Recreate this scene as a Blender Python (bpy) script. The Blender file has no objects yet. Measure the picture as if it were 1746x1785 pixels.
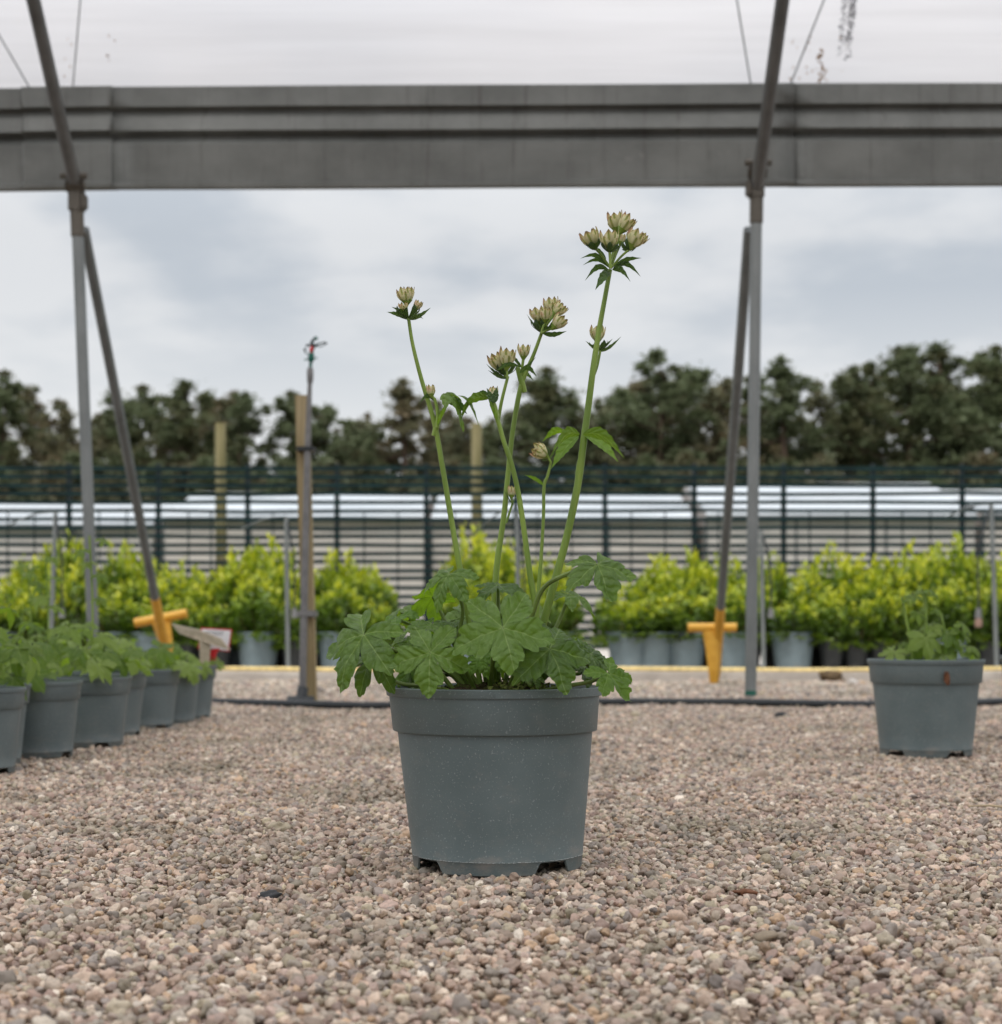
import bpy, bmesh, math, random
import numpy as np
from mathutils import Vector, Matrix, Euler, Quaternion

random.seed(7)
RNG = np.random.default_rng(7)
scene = bpy.context.scene
COL = scene.collection
PI = math.pi
R = math.radians

# ------------------------------------------------------------------ camera
CAM_H = 0.286
FPX = 3000.0                      # focal length in photo pixels
CX, CY = 873.0, 1095.0            # principal column, horizon row in the photo
cam_data = bpy.data.cameras.new("camera")
cam = bpy.data.objects.new("camera", cam_data)
COL.objects.link(cam)
cam.location = (0, 0, CAM_H)
cam.rotation_euler = (R(90), 0, 0)
cam_data.sensor_fit = 'HORIZONTAL'
cam_data.sensor_width = 36
cam_data.lens = FPX / 1746 * 36
cam_data.shift_y = (CY - 892.5) / 1746
cam_data.clip_start = 0.05
cam_data.clip_end = 3000
cam_data.dof.use_dof = True
cam_data.dof.focus_distance = 2.02
cam_data.dof.aperture_fstop = 7.8
cam_data.dof.aperture_blades = 7
scene.camera = cam

# ------------------------------------------------------------------ world: overcast sky
SUN_EL, SUN_ROT = R(55), R(200)
world = bpy.data.worlds.new("World")
scene.world = world
world.use_nodes = True
wt = world.node_tree
wt.nodes.clear()
def wn(t, **k):
    n = wt.nodes.new(t)
    for a, b in k.items(): setattr(n, a, b)
    return n
wo = wn('ShaderNodeOutputWorld')
sky = wn('ShaderNodeTexSky', sky_type='NISHITA', sun_disc=False, sun_elevation=SUN_EL, sun_rotation=SUN_ROT)
bg_sky = wn('ShaderNodeBackground'); bg_sky.inputs['Strength'].default_value = 0.10
wt.links.new(sky.outputs[0], bg_sky.inputs[0])
tc = wn('ShaderNodeTexCoord')
sep = wn('ShaderNodeSeparateXYZ'); wt.links.new(tc.outputs['Generated'], sep.inputs[0])
def wm(op, a, b=None, c=None, clamp=False):
    n = wn('ShaderNodeMath', operation=op, use_clamp=clamp)
    for i, v in enumerate((a, b, c)):
        if v is None: continue
        if isinstance(v, (int, float)): n.inputs[i].default_value = v
        else: wt.links.new(v, n.inputs[i])
    return n.outputs[0]
zz = wm('MAXIMUM', sep.outputs[2], 0.0)
den = wm('ADD', zz, 0.16)
cmb = wn('ShaderNodeCombineXYZ')
wt.links.new(wm('DIVIDE', sep.outputs[0], den), cmb.inputs[0])
wt.links.new(wm('DIVIDE', sep.outputs[1], den), cmb.inputs[1])
def wnoise(scale, detail, rough, off, stretch=(1, 1, 1)):
    mp = wn('ShaderNodeMapping')
    mp.inputs['Location'].default_value = off
    mp.inputs['Scale'].default_value = stretch
    wt.links.new(cmb.outputs[0], mp.inputs[0])
    n = wn('ShaderNodeTexNoise')
    n.inputs['Scale'].default_value = scale
    n.inputs['Detail'].default_value = detail
    n.inputs['Roughness'].default_value = rough
    wt.links.new(mp.outputs[0], n.inputs['Vector'])
    return n.outputs[0]
n1 = wnoise(1.25, 4, 0.45, (5.3, 2.2, 0), (0.9, 0.7, 1))
n2 = wnoise(4.2, 5, 0.5, (7.4, 0.3, 0), (0.8, 0.7, 1))
cl = wm('ADD', wm('MULTIPLY', n1, 0.52), wm('MULTIPLY', n2, 0.48))
mr = wn('ShaderNodeMapRange'); mr.interpolation_type = 'SMOOTHSTEP'
mr.inputs['From Min'].default_value = 0.40; mr.inputs['From Max'].default_value = 0.58
wt.links.new(cl, mr.inputs['Value'])
ramp = wn('ShaderNodeMix', data_type='RGBA')
ramp.inputs['A'].default_value = (0.545, 0.59, 0.645, 1)
ramp.inputs['B'].default_value = (0.77, 0.785, 0.805, 1)
wt.links.new(mr.outputs[0], ramp.inputs['Factor'])
# the low band near the horizon is brighter, then the dome follows the overcast law (zenith about three times the horizon)
hz = wn('ShaderNodeMapRange'); hz.inputs['From Min'].default_value = 0.13; hz.inputs['From Max'].default_value = 0.30
wt.links.new(sep.outputs[2], hz.inputs['Value'])
ramp2 = wn('ShaderNodeMix', data_type='RGBA')
ramp2.inputs['A'].default_value = (0.83, 0.845, 0.855, 1)
hf = wm('ADD', hz.outputs[0], 0.0)
hz.inputs['From Min'].default_value = 0.10; hz.inputs['From Max'].default_value = 0.19
wt.links.new(hf, ramp2.inputs['Factor'])
wt.links.new(ramp.outputs['Result'], ramp2.inputs['B'])
gain = wm('ADD', 1.0, wm('MULTIPLY', wm('MAXIMUM', wm('SUBTRACT', sep.outputs[2], 0.22), 0.0), 2.5))
bg_cl = wn('ShaderNodeBackground')
wt.links.new(ramp2.outputs['Result'], bg_cl.inputs[0])
wt.links.new(gain, bg_cl.inputs['Strength'])
mixs = wn('ShaderNodeMixShader'); mixs.inputs[0].default_value = 0.95
wt.links.new(bg_sky.outputs[0], mixs.inputs[1])
wt.links.new(bg_cl.outputs[0], mixs.inputs[2])
wt.links.new(mixs.outputs[0], wo.inputs['Surface'])

sun_d = bpy.data.lights.new("sun", 'SUN')
sun_d.energy = 1.5
sun_d.angle = R(18)
sun_d.color = (1.0, 0.96, 0.9)
sun = bpy.data.objects.new("sun", sun_d)
COL.objects.link(sun)
# light comes from the direction of the sky texture's sun, high and behind the camera's left shoulder
d = Vector((math.sin(SUN_ROT) * math.cos(SUN_EL), math.cos(SUN_ROT) * math.cos(SUN_EL), math.sin(SUN_EL)))
sun.rotation_euler = (-d).to_track_quat('-Z', 'Y').to_euler()

vs = scene.view_settings
vs.view_transform = 'Standard'
vs.look = 'None'
vs.exposure = 0.0
vs.gamma = 1.0
vs.use_curve_mapping = False
scene.render.engine = 'CYCLES'
scene.cycles.use_denoising = True
scene.cycles.max_bounces = 8
scene.cycles.transparent_max_bounces = 12
scene.cycles.transmission_bounces = 6
scene.cycles.caustics_reflective = False
scene.cycles.caustics_refractive = False
scene.cycles.sample_clamp_indirect = 8

# ------------------------------------------------------------------ helpers
def P(px, py, Y):
    """the point of the place that lies at distance Y on the sight line through photo pixel (px, py)"""
    return Vector(((px - CX) / FPX * Y, Y, CAM_H - (py - CY) / FPX * Y))

def link(o, parent=None):
    COL.objects.link(o)
    if parent is not None: o.parent = parent
    return o

def tag(o, label=None, cat=None, group=None, kind=None):
    if label: o['label'] = label
    if cat: o['category'] = cat
    if group: o['group'] = group
    if kind: o['kind'] = kind
    return o

def empty(name, loc=(0, 0, 0), rz=0.0):
    o = bpy.data.objects.new(name, None)
    o.empty_display_size = 0.05
    o.location = loc
    o.rotation_euler = (0, 0, rz)
    return link(o)

def mesh(name, verts, faces, mat=None, uv=None, smooth=True, attrs=None):
    me = bpy.data.meshes.new(name)
    V = np.asarray(verts, dtype=np.float32)
    if isinstance(faces, np.ndarray):
        n, k = faces.shape
        me.vertices.add(len(V)); me.vertices.foreach_set('co', V.ravel())
        me.loops.add(n * k); me.loops.foreach_set('vertex_index', faces.astype(np.int32).ravel())
        me.polygons.add(n)
        me.polygons.foreach_set('loop_start', np.arange(0, n * k, k, dtype=np.int32))
        me.update(calc_edges=True)
        me.validate()
    else:
        me.from_pydata([tuple(v) for v in V], [], faces)
    if uv is not None:
        l = me.uv_layers.new(name='UVMap')
        l.data.foreach_set('uv', np.asarray(uv, dtype=np.float32).ravel())
    if attrs:
        for an, arr in attrs.items():
            a = me.attributes.new(an, 'FLOAT', 'POINT')
            a.data.foreach_set('value', np.asarray(arr, dtype=np.float32))
    me.polygons.foreach_set('use_smooth', [smooth] * len(me.polygons))
    if mat is not None: me.materials.append(mat)
    me.update()
    return me

def obj(name, me, parent=None, loc=None, rot=None, scale=None):
    o = bpy.data.objects.new(name, me)
    if loc is not None: o.location = loc
    if rot is not None: o.rotation_euler = rot
    if scale is not None: o.scale = (scale,) * 3 if isinstance(scale, (int, float)) else scale
    return link(o, parent)

class MB:
    """collects shapes into one mesh"""
    def __init__(s): s.v = []; s.f = []
    def add(s, vs, fs):
        b = len(s.v); s.v += [tuple(v) for v in vs]; s.f += [tuple(b + i for i in f) for f in fs]
        return s
    def box(s, c, d, rot=None, bevel=0.0):
        bm = bmesh.new(); bmesh.ops.create_cube(bm, size=1)
        for v in bm.verts: v.co = Vector((v.co.x * d[0], v.co.y * d[1], v.co.z * d[2]))
        if bevel > 0: bmesh.ops.bevel(bm, geom=bm.edges[:], offset=bevel, segments=2, affect='EDGES')
        M = rot.to_matrix() if rot is not None else Matrix.Identity(3)
        bm.verts.index_update()
        s.add([M @ v.co + Vector(c) for v in bm.verts], [[v.index for v in f.verts] for f in bm.faces])
        bm.free(); return s
    def tube(s, pts, rad, n=12, caps=True):
        pts = [Vector(p) for p in pts]
        if isinstance(rad, (int, float)): rad = [rad] * len(pts)
        vs, fs = [], []
        prev = None
        for i, p in enumerate(pts):
            a = pts[max(i - 1, 0)]; b = pts[min(i + 1, len(pts) - 1)]
            t = (b - a).normalized()
            if prev is None:
                u = t.orthogonal().normalized()
            else:
                u = (prev - t * prev.dot(t))
                u = u.normalized() if u.length > 1e-6 else t.orthogonal().normalized()
            prev = u
            w = t.cross(u)
            for k in range(n):
                an = 2 * PI * k / n
                vs.append(p + (u * math.cos(an) + w * math.sin(an)) * rad[i])
        for i in range(len(pts) - 1):
            for k in range(n):
                a = i * n + k; b = i * n + (k + 1) % n
                fs.append((a, b, b + n, a + n))
        if caps:
            fs.append(tuple(range(n))[::-1]); m = (len(pts) - 1) * n
            fs.append(tuple(range(m, m + n)))
        return s.add(vs, fs)
    def lathe(s, prof, n=32, c=(0, 0, 0)):
        vs = []; fs = []
        for (r, z) in prof:
            for k in range(n):
                an = 2 * PI * k / n
                vs.append((c[0] + r * math.cos(an), c[1] + r * math.sin(an), c[2] + z))
        for i in range(len(prof) - 1):
            for k in range(n):
                a = i * n + k; b = i * n + (k + 1) % n
                fs.append((a, b, b + n, a + n))
        return s.add(vs, fs)
    def build(s, name, mat, parent=None, smooth=True, angle=35):
        me = mesh(name, s.v, s.f, mat, smooth=smooth)
        if smooth: me.set_sharp_from_angle(angle=R(angle))
        return obj(name, me, parent)

def spline(pts, n=8):
    """Catmull-Rom through points"""
    p = [Vector(q) for q in pts]
    p = [p[0] * 2 - p[1]] + p + [p[-1] * 2 - p[-2]]
    out = []
    for i in range(1, len(p) - 2):
        for k in range(n):
            t = k / n
            out.append(0.5 * ((2 * p[i]) + (p[i + 1] - p[i - 1]) * t + (2 * p[i - 1] - 5 * p[i] + 4 * p[i + 1] - p[i + 2]) * t * t
                              + (3 * p[i] - p[i - 1] - 3 * p[i + 1] + p[i + 2]) * t ** 3))
    out.append(p[-2])
    return out

def lerp_list(vals, n):
    x = np.linspace(0, 1, len(vals))
    return list(np.interp(np.linspace(0, 1, n), x, vals))

# ------------------------------------------------------------------ materials
class Mat:
    def __init__(s, name, rough=0.6, metal=0.0, spec=0.4):
        s.m = bpy.data.materials.new(name); s.m.use_nodes = True
        s.t = s.m.node_tree; s.t.nodes.clear()
        s.out = s.n('ShaderNodeOutputMaterial'); s.b = s.n('ShaderNodeBsdfPrincipled')
        s.b.inputs['Roughness'].default_value = rough; s.b.inputs['Metallic'].default_value = metal
        s.b.inputs['Specular IOR Level'].default_value = spec
        s.l(s.b.outputs[0], s.out.inputs[0])
    def n(s, t, **k):
        x = s.t.nodes.new(t)
        for a, b in k.items(): setattr(x, a, b)
        return x
    def l(s, a, b): s.t.links.new(a, b)
    def noise(s, scale, detail=4, rough=0.55, coord='Object', stretch=None, off=(0, 0, 0)):
        c = s.n('ShaderNodeTexCoord'); v = c.outputs[coord]
        if stretch or off != (0, 0, 0):
            m = s.n('ShaderNodeMapping'); m.inputs['Scale'].default_value = stretch or (1, 1, 1)
            m.inputs['Location'].default_value = off
            s.l(v, m.inputs[0]); v = m.outputs[0]
        x = s.n('ShaderNodeTexNoise'); x.inputs['Scale'].default_value = scale
        x.inputs['Detail'].default_value = detail; x.inputs['Roughness'].default_value = rough
        s.l(v, x.inputs['Vector']); return x.outputs[0]
    def ramp(s, fac, stops, interp='LINEAR'):
        r = s.n('ShaderNodeValToRGB'); r.color_ramp.interpolation = interp
        e = r.color_ramp.elements
        while len(e) < len(stops): e.new(0.5)
        for i, (p, c) in enumerate(stops):
            e[i].position = p; e[i].color = (*c, 1) if len(c) == 3 else c
        s.l(fac, r.inputs[0]); return r.outputs[0]
    def mix(s, fac, a, b, mode='MIX'):
        x = s.n('ShaderNodeMix', data_type='RGBA', blend_type=mode)
        for sock, v in (('Factor', fac), ('A', a), ('B', b)):
            i = x.inputs[sock]
            if isinstance(v, (int, float)): i.default_value = v
            elif isinstance(v, tuple): i.default_value = (*v, 1)
            else: s.l(v, i)
        return x.outputs['Result']
    def math(s, op, a, b=None, c=None, clamp=False):
        x = s.n('ShaderNodeMath', operation=op, use_clamp=clamp)
        for i, v in enumerate((a, b, c)):
            if v is None: continue
            if isinstance(v, (int, float)): x.inputs[i].default_value = v
            else: s.l(v, x.inputs[i])
        return x.outputs[0]
    def mrange(s, v, a, b, c=0.0, d=1.0, smooth=True):
        x = s.n('ShaderNodeMapRange')
        if smooth: x.interpolation_type = 'SMOOTHSTEP'
        for i, q in zip((1, 2, 3, 4), (a, b, c, d)): x.inputs[i].default_value = q
        s.l(v, x.inputs[0]); return x.outputs[0]
    def color(s, c):
        if isinstance(c, tuple): s.b.inputs['Base Color'].default_value = (*c, 1)
        else: s.l(c, s.b.inputs['Base Color'])
        return s
    def bump(s, h, strength=0.3, dist=0.002):
        x = s.n('ShaderNodeBump'); x.inputs['Strength'].default_value = strength
        x.inputs['Distance'].default_value = dist
        s.l(h, x.inputs['Height']); s.l(x.outputs[0], s.b.inputs['Normal']); return x.outputs[0]
    def rough(s, v): s.l(v, s.b.inputs['Roughness']); return s
    def translucent(s, col, fac, normal=None):
        tr = s.n('ShaderNodeBsdfTranslucent')
        if isinstance(col, tuple): tr.inputs[0].default_value = (*col, 1)
        else: s.l(col, tr.inputs[0])
        if normal is not None: s.l(normal, tr.inputs['Normal'])
        mx = s.n('ShaderNodeMixShader'); mx.inputs[0].default_value = fac
        s.l(s.b.outputs[0], mx.inputs[1]); s.l(tr.outputs[0], mx.inputs[2])
        s.l(mx.outputs[0], s.out.inputs[0])
        return mx

def simple(name, col, rough=0.6, metal=0.0, var=0.15, scale=30, bump=0.0, spec=0.4):
    m = Mat(name, rough, metal, spec)
    n = m.noise(scale, 5)
    c = m.mix(m.mrange(n, 0.3, 0.7), tuple(x * (1 - var) for x in col), tuple(min(1, x * (1 + var)) for x in col))
    m.color(c)
    if bump: m.bump(n, bump, 0.002)
    return m.m

def pot_material(name, c0, c1, dust=0.25):
    m = Mat(name, 0.42, 0, 0.45)
    big = m.noise(9, 6, 0.6)
    base = m.mix(m.mrange(big, 0.3, 0.7), c0, c1)
    sp = m.noise(420, 2, 0.5)                       # pale flecks in the recycled plastic
    base = m.mix(m.mrange(sp, 0.62, 0.72, 0, 0.55), base, (0.33, 0.36, 0.36))
    dn = m.noise(26, 8, 0.7, stretch=(1, 1, 2.2), off=(2, 5, 1))
    geo = m.n('ShaderNodeTexCoord'); sx = m.n('ShaderNodeSeparateXYZ'); m.l(geo.outputs['Object'], sx.inputs[0])
    low = m.mrange(sx.outputs[2], 0.05, 0.0, 0.0, 0.55)   # splashed grit low on the wall
    d1 = m.math('MULTIPLY', m.mrange(dn, 0.5, 0.8), dust)
    d2 = m.math('MULTIPLY', low, m.mrange(dn, 0.42, 0.7))
    base = m.mix(m.math('ADD', d1, d2, clamp=True), base, (0.27, 0.25, 0.22))
    sc = m.noise(60, 3, 0.5, stretch=(6, 6, 0.4), off=(4, 1, 3))
    base = m.mix(m.mrange(sc, 0.70, 0.74, 0, 0.25), base, (0.30, 0.33, 0.34))
    m.color(base)
    m.rough(m.mrange(big, 0.2, 0.8, 0.38, 0.56))
    m.bump(m.noise(700, 3, 0.6), 0.12, 0.0006)
    return m.m

M = {}
M['pot'] = pot_material('grey_green_plastic', (0.110, 0.146, 0.151), (0.140, 0.180, 0.184))
M['pot_small'] = pot_material('dark_grey_plastic', (0.108, 0.140, 0.146), (0.138, 0.173, 0.178))
M['pot_pale'] = pot_material('pale_blue_grey_plastic', (0.15, 0.20, 0.22), (0.20, 0.26, 0.285), 0.3)
M['pot_black'] = pot_material('black_plastic', (0.020, 0.023, 0.025), (0.035, 0.038, 0.04), 0.15)
M['burr'] = simple('pale_mould_flash', (0.33, 0.35, 0.34), 0.5)
M['black_rubber'] = simple('black_hose_plastic', (0.022, 0.027, 0.030), 0.45, bump=0.1)
M['green_plastic'] = simple('green_plastic', (0.01, 0.12, 0.085), 0.4)
M['dark_plastic'] = simple('dark_teal_plastic', (0.012, 0.03, 0.03), 0.4)
M['red'] = simple('red_plastic', (0.55, 0.02, 0.025), 0.4)
M['grey_plastic'] = simple('grey_fitting_plastic', (0.17, 0.17, 0.17), 0.5)
M['white_card'] = simple('white_card', (0.72, 0.72, 0.74), 0.5, var=0.03)
M['beige_card'] = simple('beige_board', (0.42, 0.36, 0.27), 0.6, var=0.1, scale=60)
M['yellow_hose'] = simple('yellow_hose_plastic', (0.74, 0.57, 0.24), 0.5, var=0.2)
M['pink_weight'] = simple('dusty_pink_plastic', (0.27, 0.17, 0.13), 0.6)
M['dark_stone'] = simple('charcoal_stone', (0.035, 0.037, 0.04), 0.7, bump=0.5, scale=80)
M['cord'] = simple('grey_cord', (0.16, 0.18, 0.18), 0.7)
M['bark_piece'] = simple('dry_leaf_brown', (0.16, 0.07, 0.035), 0.8, bump=0.5, scale=120)

def steel(name, c0, c1, metal=0.55, rough=0.5):
    m = Mat(name, rough, metal)
    n = m.noise(7, 8, 0.65, stretch=(1, 1, 0.35))
    sp = m.noise(90, 3, 0.6)
    c = m.mix(m.mrange(n, 0.3, 0.72), c0, c1)
    c = m.mix(m.mrange(sp, 0.6, 0.8, 0, 0.35), c, tuple(x * 0.55 for x in c0))
    rs = m.noise(14, 6, 0.7, off=(3, 3, 3))
    c = m.mix(m.mrange(rs, 0.68, 0.78, 0, 0.3), c, (0.15, 0.11, 0.075))
    m.color(c); m.rough(m.mrange(n, 0.2, 0.8, rough - 0.1, rough + 0.12)); m.bump(sp, 0.1, 0.001)
    return m.m
M['galv'] = steel('galvanised_steel', (0.17, 0.186, 0.184), (0.255, 0.275, 0.272), 0.35)
M['galv_dark'] = steel('shaded_hoop_steel', (0.115, 0.122, 0.122), (0.185, 0.193, 0.193), 0.3)  # same steel darkened: shade beneath the film is put into the hoop colour
M['galv_mid'] = steel('grey_brace_steel', (0.145, 0.163, 0.167), (0.215, 0.236, 0.24), 0.3)
M['clamp'] = steel('clamp_steel', (0.075, 0.07, 0.06), (0.16, 0.145, 0.12), 0.3, 0.6)
def gutter_mat():
    m = Mat('galvanised_gutter_sheet', 0.5, 0.15)
    n = m.noise(2.2, 9, 0.62, stretch=(1, 1, 1.5))
    st = m.noise(14, 8, 0.7, stretch=(2.2, 1, 0.10))            # run marks down the sheet
    c = m.mix(m.mrange(n, 0.25, 0.75), (0.115, 0.122, 0.114), (0.198, 0.208, 0.196))
    c = m.mix(m.mrange(st, 0.52, 0.72, 0, 0.6), c, (0.075, 0.07, 0.065))
    c = m.mix(m.mrange(m.noise(5, 8, 0.7, off=(9, 2, 4)), 0.60, 0.72, 0, 0.45), c, (0.33, 0.325, 0.31))
    c = m.mix(m.mrange(m.noise(3, 8, 0.75, off=(1, 7, 2)), 0.63, 0.75, 0, 0.35), c, (0.14, 0.10, 0.06))
    m.color(c); m.bump(m.noise(3, 3, 0.5), 0.25, 0.01)
    return m.m
M['gutter'] = gutter_mat()
def yellow_paint():
    m = Mat('worn_yellow_paint', 0.42)
    n = m.noise(22, 7, 0.7)
    c = m.mix(m.mrange(n, 0.3, 0.7), (0.62, 0.31, 0.035), (0.74, 0.42, 0.06))
    c = m.mix(m.mrange(m.noise(38, 6, 0.7, off=(4, 2, 8)), 0.64, 0.70, 0, 0.9), c, (0.17, 0.08, 0.04))
    m.color(c); m.bump(n, 0.15, 0.002)
    return m.m
M['yellow'] = yellow_paint()
def wood(name, a, b, sc=1.0):
    m = Mat(name, 0.75)
    n = m.noise(34 * sc, 6, 0.6, stretch=(1, 1, 0.05))
    c = m.ramp(n, [(0.25, tuple(x * .6 for x in a)), (0.45, a), (0.62, b), (0.8, tuple(x * 0.8 for x in a))])
    kn = m.noise(12 * sc, 3, 0.5, stretch=(1, 1, 0.4), off=(5, 0, 2))
    c = m.mix(m.mrange(kn, 0.70, 0.74, 0, 0.85), c, tuple(x * .25 for x in a))
    m.color(c); m.bump(n, 0.4, 0.003)
    return m.m
M['wood'] = wood('treated_pine', (0.30, 0.235, 0.12), (0.44, 0.36, 0.22))
M['wood_green'] = wood('green_tinted_pole_wood', (0.19, 0.17, 0.07), (0.29, 0.25, 0.13), 0.5)
M['fence'] = simple('dark_green_fence_plastic', (0.006, 0.020, 0.021), 0.7, spec=0.15, var=0.3, scale=4)
M['fence_post'] = simple('dark_fence_post', (0.006, 0.014, 0.016), 0.55, var=0.3, scale=4)

def film_mat():
    m = Mat('milky_polythene_film', 0.4)
    n = m.noise(1.6, 7, 0.62, stretch=(0.16, 4, 4))
    c = m.mix(m.mrange(n, 0.3, 0.7), (0.71, 0.675, 0.67), (0.83, 0.795, 0.79))
    st = m.noise(9, 7, 0.75, off=(3, 1, 0), stretch=(1.6, 0.7, 0.7))
    c = m.mix(m.mrange(st, 0.66, 0.80, 0, 0.35), c, (0.70, 0.62, 0.52))
    m.color((0.55, 0.55, 0.55))
    tr = m.n('ShaderNodeBsdfTranslucent'); m.l(c, tr.inputs[0])
    tp = m.n('ShaderNodeBsdfTransparent'); m.l(c, tp.inputs[0])
    a = m.n('ShaderNodeMixShader'); a.inputs[0].default_value = 0.92
    m.l(m.b.outputs[0], a.inputs[1]); m.l(tr.outputs[0], a.inputs[2])
    b = m.n('ShaderNodeMixShader'); b.inputs[0].default_value = 0.30
    m.l(a.outputs[0], b.inputs[1]); m.l(tp.outputs[0], b.inputs[2])
    m.l(b.outputs[0], m.out.inputs[0])
    return m.m
M['film'] = film_mat()

def leaf_mat(name, dark, light, vein, trans, tf=0.35, rough=0.42, veins=True):
    m = Mat(name, rough, 0, 0.55)
    n = m.noise(40, 5, 0.6)
    oi = m.n('ShaderNodeObjectInfo')
    n2 = m.math('ADD', n, m.math('MULTIPLY', m.math('SUBTRACT', oi.outputs['Random'], 0.5), 0.45))
    c = m.mix(m.mrange(n2, 0.3, 0.72), dark, light)
    nm = None
    if veins:
        uvn = m.n('ShaderNodeUVMap'); sx = m.n('ShaderNodeSeparateXYZ'); m.l(uvn.outputs[0], sx.inputs[0])
        u = sx.outputs[0]; av = m.math('ABSOLUTE', sx.outputs[1])
        w = m.math('MULTIPLY_ADD', u, -0.016, 0.026)
        main = m.math('SUBTRACT', 1.0, m.math('DIVIDE', av, w), clamp=True)
        wob = m.math('MULTIPLY', m.math('SUBTRACT', m.noise(45, 3), 0.5), 2.2)
        ph = m.math('ADD', m.math('MULTIPLY', m.math('SUBTRACT', u, m.math('MULTIPLY', av, 0.85)), 5.2), wob)
        fr = m.math('PINGPONG', ph, 0.5)
        side = m.mrange(fr, 0.0, 0.07, 1.0, 0.0)
        quilt = m.mrange(fr, 0.0, 0.45, 0.0, 1.0)
        ph2 = m.math('MULTIPLY', m.math('ADD', u, m.math('MULTIPLY', av, 1.6)), 19)
        fine = m.mrange(m.math('PINGPONG', ph2, 0.5), 0.0, 0.12, 0.35, 0.0)
        vm = m.math('MAXIMUM', m.math('MAXIMUM', m.math('MULTIPLY', main, 1.0), m.math('MULTIPLY', side, 0.32)), m.math('MULTIPLY', fine, 0.25))
        c = m.mix(vm, c, vein)
        h = m.math('ADD', m.math('SUBTRACT', m.math('MULTIPLY', quilt, 0.38), m.math('MULTIPLY', main, 0.1)),
                   m.math('ADD', m.math('MULTIPLY', m.noise(130, 5, 0.65), 0.75), m.math('MULTIPLY', fine, -0.3)))
        nm = m.bump(h, 1.0, 0.0026)
    m.color(c)
    m.rough(m.mrange(n, 0.2, 0.8, rough - 0.06, rough + 0.14))
    m.translucent(trans, tf, None)
    return m.m
M['leaf'] = leaf_mat('astrantia_leaf', (0.056, 0.122, 0.016), (0.115, 0.215, 0.030), (0.25, 0.36, 0.11), (0.28, 0.48, 0.02), 0.30, 0.33)
M['leaf_bright'] = leaf_mat('bright_astrantia_leaf', (0.095, 0.20, 0.025), (0.15, 0.29, 0.035), (0.24, 0.38, 0.10), (0.30, 0.52, 0.02), 0.42)  # brighter copy of the leaf; backlight is put into this colour
M['leaf_far'] = leaf_mat('astrantia_leaf_small_plants', (0.11, 0.21, 0.030), (0.36, 0.50, 0.12), (0.42, 0.53, 0.2), (0.42, 0.66, 0.04), 0.35)
M['bract_leaf'] = leaf_mat('collar_leaf_green', (0.055, 0.115, 0.035), (0.09, 0.165, 0.05), (0.14, 0.22, 0.09), (0.13, 0.26, 0.02), 0.28)

def stem_mat():
    m = Mat('flower_stem', 0.42, 0, 0.4)
    n = m.noise(60, 4, 0.5, stretch=(1, 1, 0.06))
    c = m.mix(m.mrange(n, 0.3, 0.7), (0.125, 0.205, 0.030), (0.23, 0.335, 0.058))
    m.color(c); m.bump(n, 0.35, 0.001)
    m.b.inputs['Subsurface Weight'].default_value = 0.1
    m.b.inputs['Subsurface Radius'].default_value = (0.002, 0.004, 0.001)
    return m.m
M['stem'] = stem_mat()
M['stalk'] = simple('leaf_stalk_green', (0.115, 0.17, 0.035), 0.45, var=0.25)
def bract_mat():
    m = Mat('cream_green_bract', 0.5, 0, 0.4)
    uvn = m.n('ShaderNodeUVMap'); sx = m.n('ShaderNodeSeparateXYZ'); m.l(uvn.outputs[0], sx.inputs[0])
    v = sx.outputs[1]; au = m.math('ABSOLUTE', m.math('SUBTRACT', sx.outputs[0], 0.5))
    n = m.noise(90, 4)
    vv = m.math('ADD', v, m.math('MULTIPLY', m.math('SUBTRACT', n, 0.5), 0.35))
    c = m.ramp(vv, [(0.0, (0.38, 0.46, 0.16)), (0.22, (0.72, 0.74, 0.42)), (0.64, (0.86, 0.84, 0.56)), (0.82, (0.66, 0.58, 0.28)), (0.91, (0.34, 0.22, 0.09)), (1.0, (0.15, 0.10, 0.03))])
    c2 = m.ramp(vv, [(0.0, (0.30, 0.40, 0.10)), (0.5, (0.42, 0.47, 0.14)), (0.78, (0.24, 0.29, 0.06)), (1.0, (0.20, 0.14, 0.05))])
    c = m.mix(m.mrange(au, 0.04, 0.24, 1.0, 0.0), c, c2)            # greener along the keel
    pk = m.mrange(m.noise(55, 3, off=(8, 1, 1)), 0.54, 0.66, 0.0, 0.5)
    c = m.mix(m.math('MULTIPLY', pk, m.mrange(v, 0.3, 0.8)), c, (0.80, 0.38, 0.32))
    st = m.noise(300, 2, 0.5, stretch=(1, 1, 0.1))
    c = m.mix(m.mrange(st, 0.5, 0.75, 0, 0.25), c, (0.40, 0.42, 0.14))
    m.color(c); m.translucent(c, 0.35)
    return m.m
M['bract'] = bract_mat()
def soil_mat():
    m = Mat('potting_compost', 0.95, 0, 0.15)
    n = m.noise(160, 8, 0.75)
    c = m.ramp(n, [(0.3, (0.015, 0.010, 0.006)), (0.5, (0.055, 0.038, 0.022)), (0.66, (0.12, 0.085, 0.05)), (0.8, (0.26, 0.21, 0.14))])
    ms = m.noise(28, 6, 0.7, off=(2, 2, 0))
    c = m.mix(m.mrange(ms, 0.5, 0.62, 0, 0.8), c, (0.075, 0.10, 0.02))
    m.color(c); m.bump(n, 1.0, 0.006)
    return m.m
M['soil'] = soil_mat()
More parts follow.
